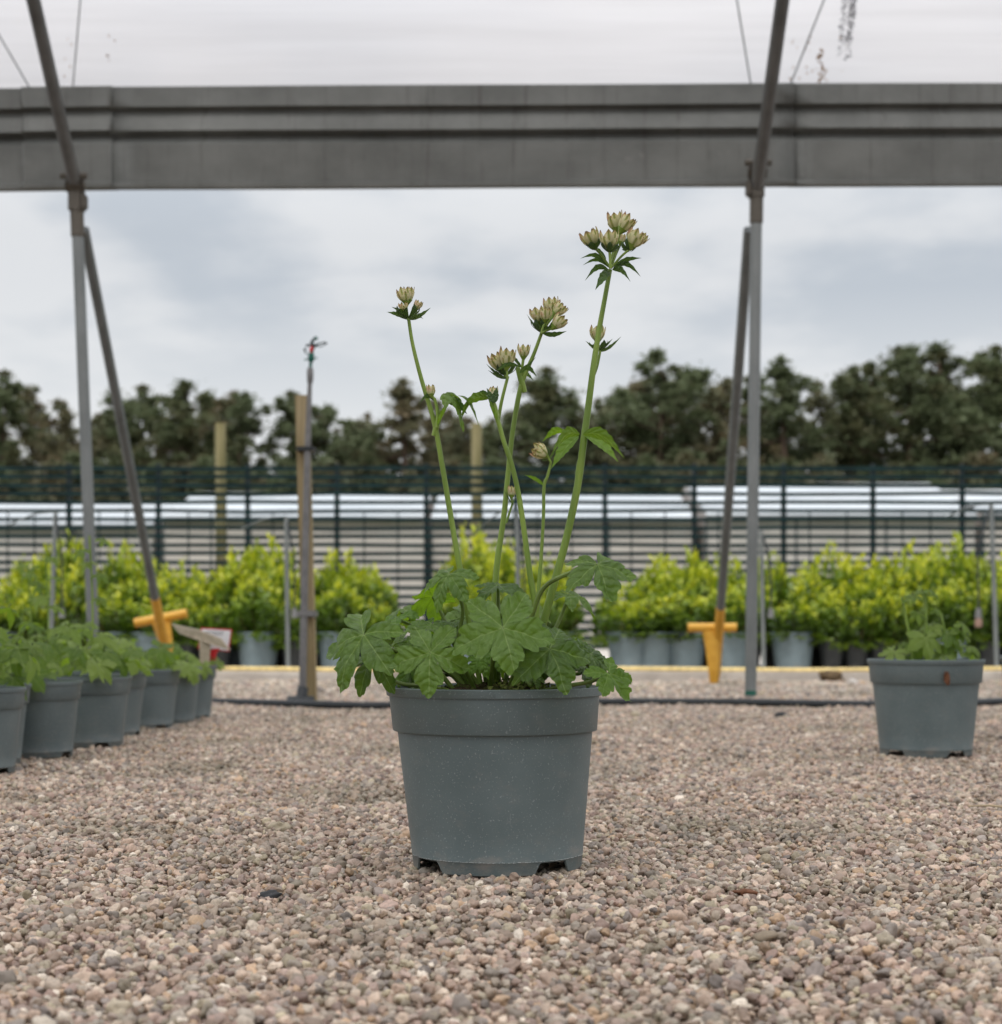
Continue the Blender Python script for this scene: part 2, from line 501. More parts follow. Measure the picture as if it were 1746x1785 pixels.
def shrub_mat():
    m = Mat('golden_shrub_leaf', 0.38, 0, 0.5)
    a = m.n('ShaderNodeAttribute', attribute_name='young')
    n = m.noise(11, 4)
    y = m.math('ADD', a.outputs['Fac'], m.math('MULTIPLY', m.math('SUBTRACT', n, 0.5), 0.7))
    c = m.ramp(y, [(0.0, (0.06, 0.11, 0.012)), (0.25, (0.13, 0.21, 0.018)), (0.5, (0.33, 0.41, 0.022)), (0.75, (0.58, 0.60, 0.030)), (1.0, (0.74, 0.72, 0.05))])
    oi = m.n('ShaderNodeObjectInfo')
    c = m.mix(m.math('MULTIPLY', oi.outputs['Random'], 0.25), c, (0.18, 0.32, 0.02))
    m.color(c); m.translucent(c, 0.35)
    return m.m
M['shrub'] = shrub_mat()
M['twig'] = simple('brown_twig', (0.11, 0.07, 0.035), 0.8)
M['dry_twig'] = simple('dry_straw', (0.42, 0.34, 0.22), 0.8)
def pine_mat(name, c0, c1, c2):
    m = Mat(name, 0.6, 0, 0.3)
    a = m.n('ShaderNodeAttribute', attribute_name='tone')
    oi = m.n('ShaderNodeObjectInfo')
    t = m.math('ADD', a.outputs['Fac'], m.math('MULTIPLY', m.math('SUBTRACT', oi.outputs['Random'], 0.5), 0.5))
    c = m.ramp(t, [(0.05, c0), (0.5, c1), (0.95, c2)])
    m.color(c); m.translucent(c, 0.32)
    return m.m
M['pine'] = pine_mat('pine_needles', (0.135, 0.135, 0.065), (0.125, 0.152, 0.075), (0.165, 0.195, 0.10))
M['pine_brown'] = pine_mat('browned_pine_needles', (0.21, 0.16, 0.09), (0.175, 0.165, 0.09), (0.185, 0.205, 0.12))
M['bark'] = simple('pine_bark', (0.10, 0.065, 0.045), 0.9, var=0.35, scale=3)
M['haze_green'] = None

# ------------------------------------------------------------------ ground
def ground_mat():
    m = Mat('gravel_bed', 0.9, 0, 0.2)
    v = m.n('ShaderNodeTexVoronoi'); v.inputs['Scale'].default_value = 95
    tcn = m.n('ShaderNodeTexCoord'); m.l(tcn.outputs['Object'], v.inputs['Vector'])
    sp = m.n('ShaderNodeSeparateXYZ'); m.l(v.outputs['Color'], sp.inputs[0])
    c = m.ramp(sp.outputs[0], [(0.0, (0.07, 0.055, 0.045)), (0.2, (0.17, 0.13, 0.105)), (0.45, (0.24, 0.18, 0.145)), (0.7, (0.27, 0.21, 0.17)), (1.0, (0.34, 0.28, 0.23))])
    edge = m.mrange(v.outputs['Distance'], 0.35, 0.75, 0, 0.8)
    c = m.mix(edge, c, (0.07, 0.055, 0.045))  # shade in the gaps between stones is painted into the sheet colour
    m.color(c); m.bump(v.outputs['Distance'], 1.0, -0.006)
    return m.m
M['ground'] = ground_mat()
def concrete_mat(name, a, b):
    m = Mat(name, 0.85, 0, 0.3)
    n = m.noise(5, 9, 0.7)
    c = m.mix(m.mrange(n, 0.3, 0.7), a, b)
    c = m.mix(m.mrange(m.noise(60, 5), 0.6, 0.8, 0, 0.4), c, tuple(x * 0.5 for x in a))
    c = m.mix(m.mrange(m.noise(2.5, 6, 0.7, off=(4, 4, 0)), 0.55, 0.7, 0, 0.5), c, (0.16, 0.14, 0.09))
    m.color(c); m.bump(n, 0.4, 0.004)
    return m.m
M['concrete'] = concrete_mat('weathered_concrete', (0.42, 0.375, 0.33), (0.60, 0.55, 0.49))
M['grassland'] = concrete_mat('rough_grass', (0.06, 0.085, 0.03), (0.11, 0.12, 0.05))

def hgt(x, y):
    """gentle hollows and heaps of the gravel"""
    return (0.0035 * np.sin(x * 5.1 + 1.0) * np.sin(y * 4.3 + 0.4) + 0.0025 * np.sin(x * 11.0 + y * 7.0) + 0.0015 * np.sin(x * 23 - y * 17 + 2)
            + 0.002 * np.sin(y * 13 + 1.3 * np.sin(x * 3)))

gx = np.concatenate([[-600, -60, -12], np.linspace(-5, 5, 41), [12, 60, 600]])
gy = np.concatenate([[-300, -30, -4], np.linspace(-1, 9.3, 61), [15, 40, 200, 900]])
GX, GY = np.meshgrid(gx, gy)
GZ = np.where((np.abs(GX) <= 5) & (GY <= 9.3) & (GY >= -1), hgt(GX, GY), 0) - 0.013
V = np.stack([GX.ravel(), GY.ravel(), GZ.ravel()], 1)
nx, ny = len(gx), len(gy)
F = np.array([[j * nx + i, j * nx + i + 1, (j + 1) * nx + i + 1, (j + 1) * nx + i] for j in range(ny - 1) for i in range(nx - 1)])
tag(obj('ground', mesh('ground', V, F, M['ground'])), kind='structure')

# ------------------------------------------------------------------ the plant positions needed by the gravel
MAIN = Vector((-0.004, 2.08, 0.0))
POT2 = P(1613, 0, 3.9); POT2.z = 0
POT3 = P(1836, 0, 4.35); POT3.z = 0
def side_pot(right_px, Y, rim_r=0.1025):
    x = (right_px - CX) / FPX * Y - rim_r
    return (x, Y)
row1 = [side_pot(43, 3.42), side_pot(52, 3.64), side_pot(142, 3.86), side_pot(229, 4.20), side_pot(256, 4.60), side_pot(314, 4.95),
        side_pot(351, 5.20), side_pot(378, 5.46)]
row2 = [(-1.30, 3.95), (-1.27, 4.42), (-1.27, 4.80), (-1.26, 5.12), (-1.24, 5.42), (-1.52, 4.6), (-1.50, 5.0), (-1.47, 5.35), (-1.72, 5.5), (-1.24, 5.72), (-1.50, 5.72)]
POTS_XY = [(MAIN.x, MAIN.y, 0.1015), (POT2.x, POT2.y, 0.10), (POT3.x, POT3.y, 0.10)] + [(x, y, 0.082) for x, y in row1 + row2]

# ------------------------------------------------------------------ gravel: every pebble real, instanced in one geometry-node object
def pebble_points():
    P_, S_, K_ = [], [], []
    def layer(y0, y1, sp, smul, zoff, xm=0.33):
        ys = np.arange(y0, y1, sp)
        out = []
        for y in ys:
            hw = xm * y + 0.30
            xs = np.arange(-hw, hw, sp)
            out.append(np.stack([xs, np.full_like(xs, y)], 1))
        q = np.concatenate(out)
        q += RNG.uniform(-0.62, 0.62, q.shape) * sp
        z = hgt(q[:, 0], q[:, 1]) + zoff - 0.004 + RNG.normal(0, 0.0019, len(q))
        s = smul * np.exp(RNG.normal(0, 0.27, len(q))) * 0.0041
        big = RNG.random(len(q)) < 0.02
        s[big] *= 1.5
        keep = np.ones(len(q), bool)
        for (px, py, r) in POTS_XY:
            dd = np.hypot(q[:, 0] - px, q[:, 1] - py)
            z = np.where(dd < r + 0.045, np.minimum(z, -0.0032), z)
            keep &= ~((dd < r - 0.02) & (RNG.random(len(q)) < 0.3))
        P_.append(np.column_stack([q, z])[keep]); S_.append(s[keep])
    layer(1.00, 3.2, 0.0072, 1.0, -0.0048)
    layer(1.00, 3.2, 0.0098, 1.03, 0.0022)
    layer(3.2, 4.8, 0.0082, 1.10, -0.004)
    layer(3.2, 4.8, 0.0116, 1.13, 0.0020)
    layer(4.8, 6.6, 0.0108, 1.27, -0.002)
    layer(4.8, 6.6, 0.0145, 1.3, 0.0025)
    layer(6.6, 9.28, 0.0155, 1.6, -0.002)
    layer(6.6, 9.28, 0.028, 2.0, 0.001)
    return np.concatenate(P_), np.concatenate(S_)
pp, ss = pebble_points()
N = len(pp)
gm = bpy.data.meshes.new('gravel')
gm.vertices.add(N); gm.vertices.foreach_set('co', pp.astype(np.float32).ravel())
a = gm.attributes.new('peb_scale', 'FLOAT_VECTOR', 'POINT')
sc3 = np.stack([ss, ss * RNG.uniform(0.62, 0.98, N), ss * RNG.uniform(0.50, 0.88, N)], 1)
a.data.foreach_set('vector', sc3.astype(np.float32).ravel())
a = gm.attributes.new('peb_rot', 'FLOAT_VECTOR', 'POINT')
rt = np.stack([RNG.normal(0, 0.5, N), RNG.normal(0, 0.5, N), RNG.uniform(0, 6.283, N)], 1)
a.data.foreach_set('vector', rt.astype(np.float32).ravel())
a = gm.attributes.new('peb_kind', 'INT', 'POINT')
a.data.foreach_set('value', RNG.integers(0, 8, N).astype(np.int32))

def pebble_mat():
    m = Mat('mixed_pebbles', 0.52, 0, 0.5)
    oi = m.n('ShaderNodeObjectInfo')
    cols = [(0.36, 0.28, 0.245), (0.49, 0.395, 0.335), (0.53, 0.44, 0.37), (0.44, 0.395, 0.345), (0.60, 0.52, 0.44), (0.47, 0.385, 0.34),
            (0.52, 0.455, 0.385), (0.27, 0.24, 0.22), (0.55, 0.445, 0.375), (0.45, 0.405, 0.33), (0.63, 0.55, 0.47), (0.49, 0.415, 0.365),
            (0.43, 0.345, 0.305), (0.52, 0.405, 0.31), (0.37, 0.335, 0.305), (0.53, 0.475, 0.41), (0.57, 0.48, 0.405), (0.46, 0.37, 0.31),
            (0.50, 0.45, 0.355), (0.72, 0.66, 0.58)]
    def ramp20(f, cc):
        # two ramps of ten chosen by the random value
        r = m.n('ShaderNodeValToRGB'); r.color_ramp.interpolation = 'CONSTANT'; e = r.color_ramp.elements
        while len(e) < len(cc): e.new(0.5)
        for i, c in enumerate(cc): e[i].position = i / len(cc); e[i].color = (*c, 1)
        m.l(f, r.inputs[0]); return r.outputs[0]
    c = ramp20(oi.outputs['Random'], cols)
    w = m.n('ShaderNodeTexWhiteNoise', noise_dimensions='1D'); m.l(oi.outputs['Random'], w.inputs['W'])
    val = m.mrange(w.outputs['Value'], 0, 1, 0.50, 1.38, False)
    hs = m.n('ShaderNodeHueSaturation'); hs.inputs['Saturation'].default_value = 1.0
    hs.inputs['Saturation'].default_value = 1.4
    m.l(val, hs.inputs['Value']); m.l(c, hs.inputs['Color'])
    g = m.n('ShaderNodeNewGeometry')
    n = m.n('ShaderNodeTexNoise'); n.inputs['Scale'].default_value = 380; n.inputs['Detail'].default_value = 4; m.l(g.outputs['Position'], n.inputs['Vector'])
    c = m.mix(m.mrange(n.outputs[0], 0.35, 0.7, 0, 0.35), hs.outputs[0], (0.20, 0.17, 0.14))
    big = m.n('ShaderNodeTexNoise'); big.inputs['Scale'].default_value = 2.3; big.inputs['Detail'].default_value = 6; m.l(g.outputs['Position'], big.inputs['Vector'])
    c = m.mix(m.mrange(big.outputs[0], 0.48, 0.66, 0, 0.42), c, (0.17, 0.155, 0.10))     # mossy damp areas
    m.color(c)
    m.bump(n.outputs[0], 0.25, 0.0012)
    return m.m
M['pebble'] = pebble_mat()
ng = bpy.data.node_groups.new('pebble_scatter', 'GeometryNodeTree')
ng.interface.new_socket('Geometry', in_out='INPUT', socket_type='NodeSocketGeometry')
ng.interface.new_socket('Geometry', in_out='OUTPUT', socket_type='NodeSocketGeometry')
gi = ng.nodes.new('NodeGroupInput'); go = ng.nodes.new('NodeGroupOutput')
g2i = ng.nodes.new('GeometryNodeGeometryToInstance')
for k in range(8):
    ico = ng.nodes.new('GeometryNodeMeshIcoSphere'); ico.inputs['Radius'].default_value = 1.0; ico.inputs['Subdivisions'].default_value = 3
    pos = ng.nodes.new('GeometryNodeInputPosition')
    nz = ng.nodes.new('ShaderNodeTexNoise'); nz.noise_dimensions = '4D'; nz.inputs['W'].default_value = k * 3.7; nz.inputs['Scale'].default_value = 0.95; nz.inputs['Detail'].default_value = 2.0
    ng.links.new(pos.outputs[0], nz.inputs['Vector'])
    m1 = ng.nodes.new('ShaderNodeMath'); m1.operation = 'MULTIPLY_ADD'; m1.inputs[1].default_value = 2.3; m1.inputs[2].default_value = -0.15
    ng.links.new(nz.outputs[0], m1.inputs[0])
    vm = ng.nodes.new('ShaderNodeVectorMath'); vm.operation = 'SCALE'
    ng.links.new(pos.outputs[0], vm.inputs[0]); ng.links.new(m1.outputs[0], vm.inputs['Scale'])
    sp = ng.nodes.new('GeometryNodeSetPosition'); ng.links.new(ico.outputs[0], sp.inputs['Geometry']); ng.links.new(vm.outputs[0], sp.inputs['Position'])
    sm = ng.nodes.new('GeometryNodeSetShadeSmooth'); ng.links.new(sp.outputs[0], sm.inputs[0])
    mt = ng.nodes.new('GeometryNodeSetMaterial'); mt.inputs['Material'].default_value = M['pebble']; ng.links.new(sm.outputs[0], mt.inputs[0])
    ng.links.new(mt.outputs[0], g2i.inputs[0])
def attr(nm, ty):
    n = ng.nodes.new('GeometryNodeInputNamedAttribute'); n.data_type = ty; n.inputs[0].default_value = nm
    return n.outputs[0]
iop = ng.nodes.new('GeometryNodeInstanceOnPoints'); iop.inputs['Pick Instance'].default_value = True
ng.links.new(gi.outputs[0], iop.inputs['Points']); ng.links.new(g2i.outputs[0], iop.inputs['Instance'])
ng.links.new(attr('peb_kind', 'INT'), iop.inputs['Instance Index'])
e2r = ng.nodes.new('FunctionNodeEulerToRotation'); ng.links.new(attr('peb_rot', 'FLOAT_VECTOR'), e2r.inputs[0])
ng.links.new(e2r.outputs[0], iop.inputs['Rotation'])
ng.links.new(attr('peb_scale', 'FLOAT_VECTOR'), iop.inputs['Scale'])
ng.links.new(iop.outputs[0], go.inputs[0])
gravel = obj('gravel', gm)
gravel.modifiers.new('pebbles', 'NODES').node_group = ng
tag(gravel, 'loose pinkish grey and buff pebbles covering the whole floor', 'gravel', kind='stuff')

# ------------------------------------------------------------------ concrete standing and kerb behind the gravel
kb = MB()
kb.box((0, 9.42, -0.02), (40, 0.20, 0.14), bevel=0.012)
k = kb.build('kerb', M['concrete']); tag(k, kind='structure')
pv = MB(); pv.box((0, 15.53, -0.05), (60, 12.0, 0.19))
tag(pv.build('path', M['concrete']), kind='structure')
fl = MB(); fl.add([(-600, 21.6, 0.002), (600, 21.6, 0.002), (600, 1200, 0.002), (-600, 1200, 0.002)], [(0, 1, 2, 3)])
tag(fl.build('grass_field', M['grassland']), kind='structure')

# yellow hose lying along the kerb
pts = []
for i in range(60):
    x = -3.6 + i * 0.122
    pts.append((x, 9.38 + 0.025 * math.sin(x * 2.1) + 0.018 * math.sin(x * 5.3 + 1), 0.050 + 0.012 + 0.004 * math.sin(x * 3)))
hb = MB(); hb.tube(spline(pts, 3), 0.0125, 10)
tag(hb.build('yellow_hose', M['yellow_hose']), 'yellow hose lying along the top of the pale concrete kerb', 'hose')

# ------------------------------------------------------------------ polytunnel frame
YP = 7.0
XL, XR = -1.70, 1.03
def path_hoop(X, top_off=0.0):
    pts = [(YP, 2.07), (6.72, 2.30), (6.40, 2.57), (6.0, 2.89), (5.4, 3.30), (4.6, 3.70), (3.7, 3.95), (2.8, 4.03), (1.9, 3.95), (1.0, 3.70), (0.2, 3.30), (-0.4, 2.89), (-0.8, 2.57), (-1.4, 2.07)]
    return [Vector((X, y, z + top_off)) for y, z in pts]

post_labels = {0: ('galvanised steel tunnel post at the left rising behind the row of grey pots', 'galvanised hoop arching up from the top of the left tunnel post'),
               1: ('galvanised steel tunnel post at the right standing on the gravel beside the yellow ground anchor', 'galvanised hoop arching up from the top of the right tunnel post')}
posts = [(P(164, 1150, YP), P(133, 345, YP), 0), (P(1308, 1216, YP), P(1318.5, 322, YP), 1)]
for base, top, i in posts:
    dirv = (top - base).normalized()
    b = base - dirv * (base.z / dirv.z + 0.02)
    root = empty('tunnel_post', (b.x, b.y, 0))
    tag(root, post_labels[i][0], 'post', 'steel posts carrying the tunnel gutter')
    loc = lambda v: Vector(v) - Vector((b.x, b.y, 0))
    m_ = MB(); m_.tube([loc(b), loc(top)], 0.0235, 20); m_.build('tube', M['galv'], root)
    m_ = MB()
    c = loc(top)
    dn = -dirv
    m_.tube([c + dn * 0.16, c + dn * 0.155, c + dn * 0.05, c + dn * 0.045], [0.0235, 0.0275, 0.0275, 0.0235], 20); m_.build('sleeve', M['clamp'], root)
    m_ = MB()
    m_.box(c + Vector((0, 0.005, -0.01)), (0.058, 0.07, 0.10), bevel=0.008)
    m_.box(c + Vector((0.0, -0.02, 0.045)), (0.075, 0.05, 0.055), rot=Euler((R(45), 0, 0)), bevel=0.008)
    m_.box(c + Vector((0.036 if i == 0 else -0.036, -0.01, -0.02)), (0.02, 0.05, 0.06), bevel=0.006); m_.build('clamp', M['clamp'], root)
    for sx in (-1, 1):
        q = MB(); cc = c + Vector((sx * 0.040, -0.045, 0.078))
        q.tube([cc - Vector((0.014, 0, 0)), cc + Vector((0.014, 0, 0))], 0.013, 6); q.build('bolt', M['clamp'], root)
    q = MB(); q.tube([c + Vector((-0.055, -0.045, 0.078)), c + Vector((0.055, -0.045, 0.078))], 0.006, 8); q.build('bolt_rod', M['clamp'], root)
    if i == 1:
        q = MB(); bb = loc(P(1308, 1208, YP)); q.tube([bb - Vector((0, 0, 0.008)), bb + Vector((0, 0, 0.010))], 0.0248, 16); q.build('base_sleeve', M['green_plastic'], root)
    # hoop
    topx = top.x
    hx = [topx + (0.0 if k_ == 0 else (-0.0) * k_) for k_ in range(20)]
    hp = spline(path_hoop(topx), 5)
    hroot = empty('tunnel_hoop', (topx, YP, 2.07)); tag(hroot, post_labels[i][1], 'hoop', 'arched tunnel hoops')
    q = MB(); q.tube([p - Vector((topx, YP, 2.07)) for p in hp], 0.0265, 18); q.build('tube', M['galv_dark'], hroot)

# leaning braces behind the posts, with painted yellow feet
for (tp, bt, i) in ((P(146, 400, 7.06), P(299, 1196, 9.0), 0), (P(1305, 400, 7.06), P(1246, 1196, 9.05), 1)):
    bt = Vector((bt.x, bt.y, 0.0))
    root = empty('brace_pole', bt)
    tag(root, ('slanting grey brace with a painted yellow foot behind the left tunnel post', 'slanting grey brace with a painted yellow foot behind the right tunnel post')[i], 'brace', 'slanting braces of the tunnel frame')
    dv = (tp - bt)
    # where the yellow begins: row 1040 left, 1058 right
    row = (1042, 1059)[i]
    t_y = 0.5
    for k_ in range(2000):
        t = k_ / 2000
        q = bt + dv * t
        if CY + (CAM_H - q.z) / q.y * FPX <= row: t_y = t; break
    q = MB(); q.tube([dv * t_y, dv], 0.0225, 18); q.build('tube', M['galv_mid'], root)
    q = MB()
    # flattened pointed end
    n = 18; vs = []; fs = []
    ts = [-0.01, 0.006, 0.03, 0.06, t_y * 0.5, t_y]
    wd = [0.010, 0.020, 0.026, 0.0245, 0.0245, 0.0245]; th = [0.004, 0.010, 0.02, 0.0245, 0.0245, 0.0245]
    dn_ = dv.normalized(); ux = Vector((1, 0, 0)); uy = dn_.cross(ux).normalized()
    for t, a_, b_ in zip(ts, wd, th):
        for k_ in range(n):
            an = 2 * PI * k_ / n
            vs.append(dv * t + ux * math.cos(an) * a_ + uy * math.sin(an) * b_)
    for j in range(len(ts) - 1):
        for k_ in range(n):
            x = j * n + k_; y = j * n + (k_ + 1) % n; fs.append((x, y, y + n, x + n))
    fs.append(tuple(range(n))[::-1]); fs.append(tuple(range((len(ts) - 1) * n, len(ts) * n)))
    q.add(vs, fs); q.build('painted_foot', M['yellow'], root)

# T-shaped yellow ground anchors
def anchor(base, barL, barR, barrow, tilt, lab, Y):
    cb = P((barL[0] + barR[0]) / 2, (barL[1] + barR[1]) / 2, Y)
    root = empty('ground_anchor', (base.x, base.y, 0)); tag(root, lab, 'anchor', 'yellow T-shaped ground anchors')
    o = Vector((base.x, base.y, 0))
    a_ = P(*barL, Y) - o; b_ = P(*barR, Y) - o
    # hollow cross bar
    q = MB(); d_ = (b_ - a_).normalized()
    rr = 0.0235
    q.tube([a_ + d_ * 0.03, a_, a_, b_, b_, b_ - d_ * 0.03], [rr * 0.75, rr * 0.78, rr, rr, rr * 0.78, rr * 0.75], 20, caps=True)
    q.build('cross_bar', M['yellow'], root)
    # tapering flattened stem
    top = cb - o - Vector((0.0, 0, rr * 0.7))
    bot = Vector((0, 0, -0.01)); vs = []; fs = []; n = 16
    ts = [0, 0.08, 0.3, 0.7, 0.93, 1.0]; wd = [0.012, 0.022, 0.027, 0.037, 0.047, 0.056]; th = [0.006, 0.014, 0.02, 0.022, 0.023, 0.023]
    for t, a1, b1 in zip(ts, wd, th):
        c_ = bot.lerp(top, t)
        for k_ in range(n):
            an = 2 * PI * k_ / n
            vs.append(c_ + Vector((math.cos(an) * a1, math.sin(an) * b1, 0)))
    for j in range(len(ts) - 1):
        for k_ in range(n):
            x = j * n + k_; y = j * n + (k_ + 1) % n; fs.append((x, y, y + n, x + n))
    fs.append(tuple(range(n))[::-1]); fs.append(tuple(range((len(ts) - 1) * n, len(ts) * n)))
    q = MB(); q.add(vs, fs); q.build('stem', M['yellow'], root)
anchor(P(1244, 1200, 8.8), (1198, 1094), (1283, 1094), 1095, 0, 'yellow T-shaped ground anchor whose level bar stands in front of the right-hand shrubs', 8.8)
anchor(P(306, 1200, 8.8), (235, 1086), (326, 1069), 1080, 1, 'yellow T-shaped ground anchor with tilted bar above the left row of plants', 8.8)

# ------------------------------------------------------------------ gutter: folded sheet in overlapping lengths
def gutter_piece(x0, x1, yo, z0s, z1s):
    # section, from the top edge down: (metres below the top edge, how far the sheet comes towards the camera)
    sec = [(0.0, 0.0), (0.003, 0.004), (0.082, 0.006), (0.088, -0.028), (0.094, -0.031), (0.130, -0.008), (0.182, 0.004), (0.197, -0.038), (0.203, -0.040),
           (0.240, 0.002), (0.395, -0.012), (0.402, 0.002), (0.418, 0.0), (0.424, -0.012)]
    vs = []; fs = []
    nseg = 24
    for j in range(nseg + 1):
        t = j / nseg; x = x0 + (x1 - x0) * t
        zt = z0s + (z1s - z0s) * t
        for (dz, out) in sec:
            w_ = 0.003 * math.sin(x * 3.1 + dz * 9)
            vs.append((x, 7.17 - out - yo + w_, zt - dz))
    m_ = len(sec)
    for j in range(nseg):
        for i in range(m_ - 1):
            a_ = j * m_ + i
            fs.append((a_, a_ + 1, a_ + m_ + 1, a_ + m_))
    return vs, fs
def ztop(px): # gutter top edge, from the photo's rows
    return P(0, np.interp(px, [-900, 0, 190, 300, 870, 1300, 1746, 2700], [166, 160, 153, 152, 152.5, 147, 146.5, 143]), 7.17).z
def X_at(px): return (px - CX) / FPX * 7.17
groot = empty('gutter', (0, 7.17, 2.1)); tag(groot, 'long folded galvanised gutter spanning across under the white film roof', 'gutter')
edges = [-1400, -350, 200, 300, 1050, 1340, 2300, 3200]
pieces = [(-3200, -900, 0.0), (-900, 215, 0.0), (38, 300, 0.006), (205, 1350, 0.0), (1345, 2600, 0.004), (2600, 5000, 0.0)]
pieces = [(-3200, -900, 0.000), (-902, 206, 0.000), (190, 1385, 0.006), (1375, 2600, 0.0), (2598, 5000, 0.005)]
for (a_, b_, yo) in pieces:
    vs, fs = gutter_piece(X_at(a_), X_at(b_), yo, ztop(a_), ztop(b_))
    me = mesh('gutter_sheet', [Vector(v) - Vector((0, 7.17, 2.1)) for v in vs], fs, M['gutter'], smooth=True)
    me.set_sharp_from_angle(angle=R(20))
    o = obj('gutter_sheet', me, groot)
    s_ = o.modifiers.new('thickness', 'SOLIDIFY'); s_.thickness = 0.003; s_.offset = 1
# joint plate with a raised lip behind the left hoop
jp = MB()
vs, fs = gutter_piece(X_at(38), X_at(196), 0.009, ztop(120) + 0.004, ztop(196) + 0.003)
jp.add([Vector(v) - Vector((0, 7.17, 2.1)) for v in vs], fs); o = jp.build('joint_plate', M['gutter'], groot, angle=20)
s_ = o.modifiers.new('thickness', 'SOLIDIFY'); s_.thickness = 0.003; s_.offset = 1

# ------------------------------------------------------------------ film roof
fpath = [(7.19, 2.535), (7.10, 2.66), (6.85, 2.93), (6.5, 3.18), (6.0, 3.45), (5.4, 3.68), (4.6, 3.90), (3.7, 4.04), (2.8, 4.09), (1.9, 4.04), (1.0, 3.86), (0.2, 3.55), (-0.4, 3.2), (-0.9, 2.85), (-1.5, 2.45)]
fp = spline([Vector((0, y, z)) for y, z in fpath], 6)
xs = np.linspace(-9, 9, 160)
vs = []
for p in fp:
    for x in xs:
        w_ = 0.006 * math.sin(x * 2.7 + p.y * 1.3) + 0.0025 * math.sin(x * 9.1 + p.z * 4) + 0.0015 * math.sin(x * 31 + p.y * 7)
        n_ = len(xs)
        vs.append((x, p.y + w_ * 0.4, p.z + w_))
n_ = len(xs)
fs = np.array([[j * n_ + i, j * n_ + i + 1, (j + 1) * n_ + i + 1, (j + 1) * n_ + i] for j in range(len(fp) - 1) for i in range(n_ - 1)])
froot = empty('tunnel_roof', (0, 7.19, 2.535)); tag(froot, 'milky white polythene film stretched over the tunnel above the gutter', 'roof film')
obj('film', mesh('film', np.array(vs) - np.array([0, 7.19, 2.535]), fs, M['film']), froot)
# worn print running up the film: illegible dark strokes, flat ink on the sheet
def film_point(X, row):
    """where the sight line of that row meets the film"""
    for p, q in zip(fp[:-1], fp[1:]):
        r0 = CY + (CAM_H - p.z) / p.y * FPX; r1 = CY + (CAM_H - q.z) / q.y * FPX
        if (r0 - row) * (r1 - row) <= 0 and r0 != r1:
            t = (r0 - row) / (r0 - r1)
            c = p.lerp(q, t); return Vector((0, c.y, c.z)), (q - p).normalized()
    return Vector((0, fp[0].y, fp[0].z)), (fp[1] - fp[0]).normalized()
rp = random.Random(5)
pm = MB(); st = MB()
def mark(mb, px, row, w, h):
    c, t = film_point(0, row)
    X = (px - CX) / FPX * c.y
    w *= c.y / FPX; h *= c.y / FPX
    ux = Vector((1, 0, 0)); off = ux.cross(t).normalized()
    if off.y > 0: off = -off
    c = Vector((X, c.y, c.z)) + off * 0.012
    sk = rp.uniform(-0.3, 0.3) * w
    mb.add([c - ux * w / 2 - t * h / 2, c + ux * w / 2 - t * h / 2, c + ux * (w / 2 + sk) + t * h / 2, c - ux * (w / 2 - sk) + t * h / 2], [(0, 1, 2, 3)])
for row in range(-110, 112, 3):
    f = min(1, (112 - row) / 60)
    for k_ in range(6):
        if rp.random() < 0.75 * f:
            mark(pm, 1489 - row * 0.10 + rp.uniform(-6, 5) - 3, row + rp.uniform(-1.5, 1.5), rp.uniform(2.0, 6), rp.uniform(1.0, 2.0))
    for k_ in range(4):
        if rp.random() < 0.7 * f:
            mark(pm, 1471 - row * 0.08 + rp.uniform(-5, 4), row + rp.uniform(-1.5, 1.5), rp.uniform(2, 6), rp.uniform(0.8, 1.6))
pm.v = [(x, y - 7.19, z - 2.535) for x, y, z in pm.v]
st_shift = lambda b: [(x, y - 7.19, z - 2.535) for x, y, z in b.v]
o = pm.build('faded_print', simple('faded_black_ink', (0.05, 0.05, 0.06), 0.7), froot, smooth=False); o['kind'] = 'stuff'
for k_ in range(26):
    mark(st, 1430 + rp.gauss(0, 3.5), rp.uniform(85, 142), rp.uniform(1.5, 5), rp.uniform(1.5, 7))
for k_ in range(30):
    mark(st, rp.choice([1383, 1412, 1466, 190, 120]) + rp.gauss(0, 5), rp.uniform(60, 143), rp.uniform(1, 3.2), rp.uniform(1, 5))
st.v = st_shift(st)
o = st.build('rust_spots', simple('rusty_stain', (0.42, 0.27, 0.14), 0.8), froot, smooth=False); o['kind'] = 'stuff'

def cord(pa, pb, lab):
    q = MB(); a_ = P(pa[0], pa[1], 6.95); b_ = P(pb[0], pb[1], 7.12)
    ext = a_ + (a_ - b_) * 1.6
    q.tube([b_, a_, ext], 0.0032, 6)
    tag(q.build('roof_cord', M['cord']), lab, 'cord', 'thin cords under the film roof')
cord((140, 0), (127, 152), 'thin grey cord just right of the left hoop under the film')
cord((-20, 30), (52, 154), 'thin grey cord at the far left edge under the film')
cord((1284, 0), (1308, 146), 'thin grey cord just left of the right hoop under the film')
cord((1436, 0), (1378, 146), 'thin grey cord slanting right of the right hoop under the film')

# ------------------------------------------------------------------ black water pipe on the gravel
pts = []
for i in range(70):
    px = 60 + i * 26
    row = np.interp(px, [60, 370, 520, 640, 900, 1080, 1300, 1460, 1560, 1746, 1870], [1224, 1222, 1226, 1229, 1225, 1222, 1223, 1226, 1228, 1222, 1222])
    Y = (CAM_H - 0.012) * FPX / (row + 1.5 - CY)
    pts.append(((px - CX) / FPX * Y, Y, 0.012))
q = MB(); q.tube(spline(pts, 3), 0.0150, 12)
tag(q.build('water_pipe', M['black_rubber']), 'black plastic water pipe lying across the gravel behind the main pot', 'pipe')

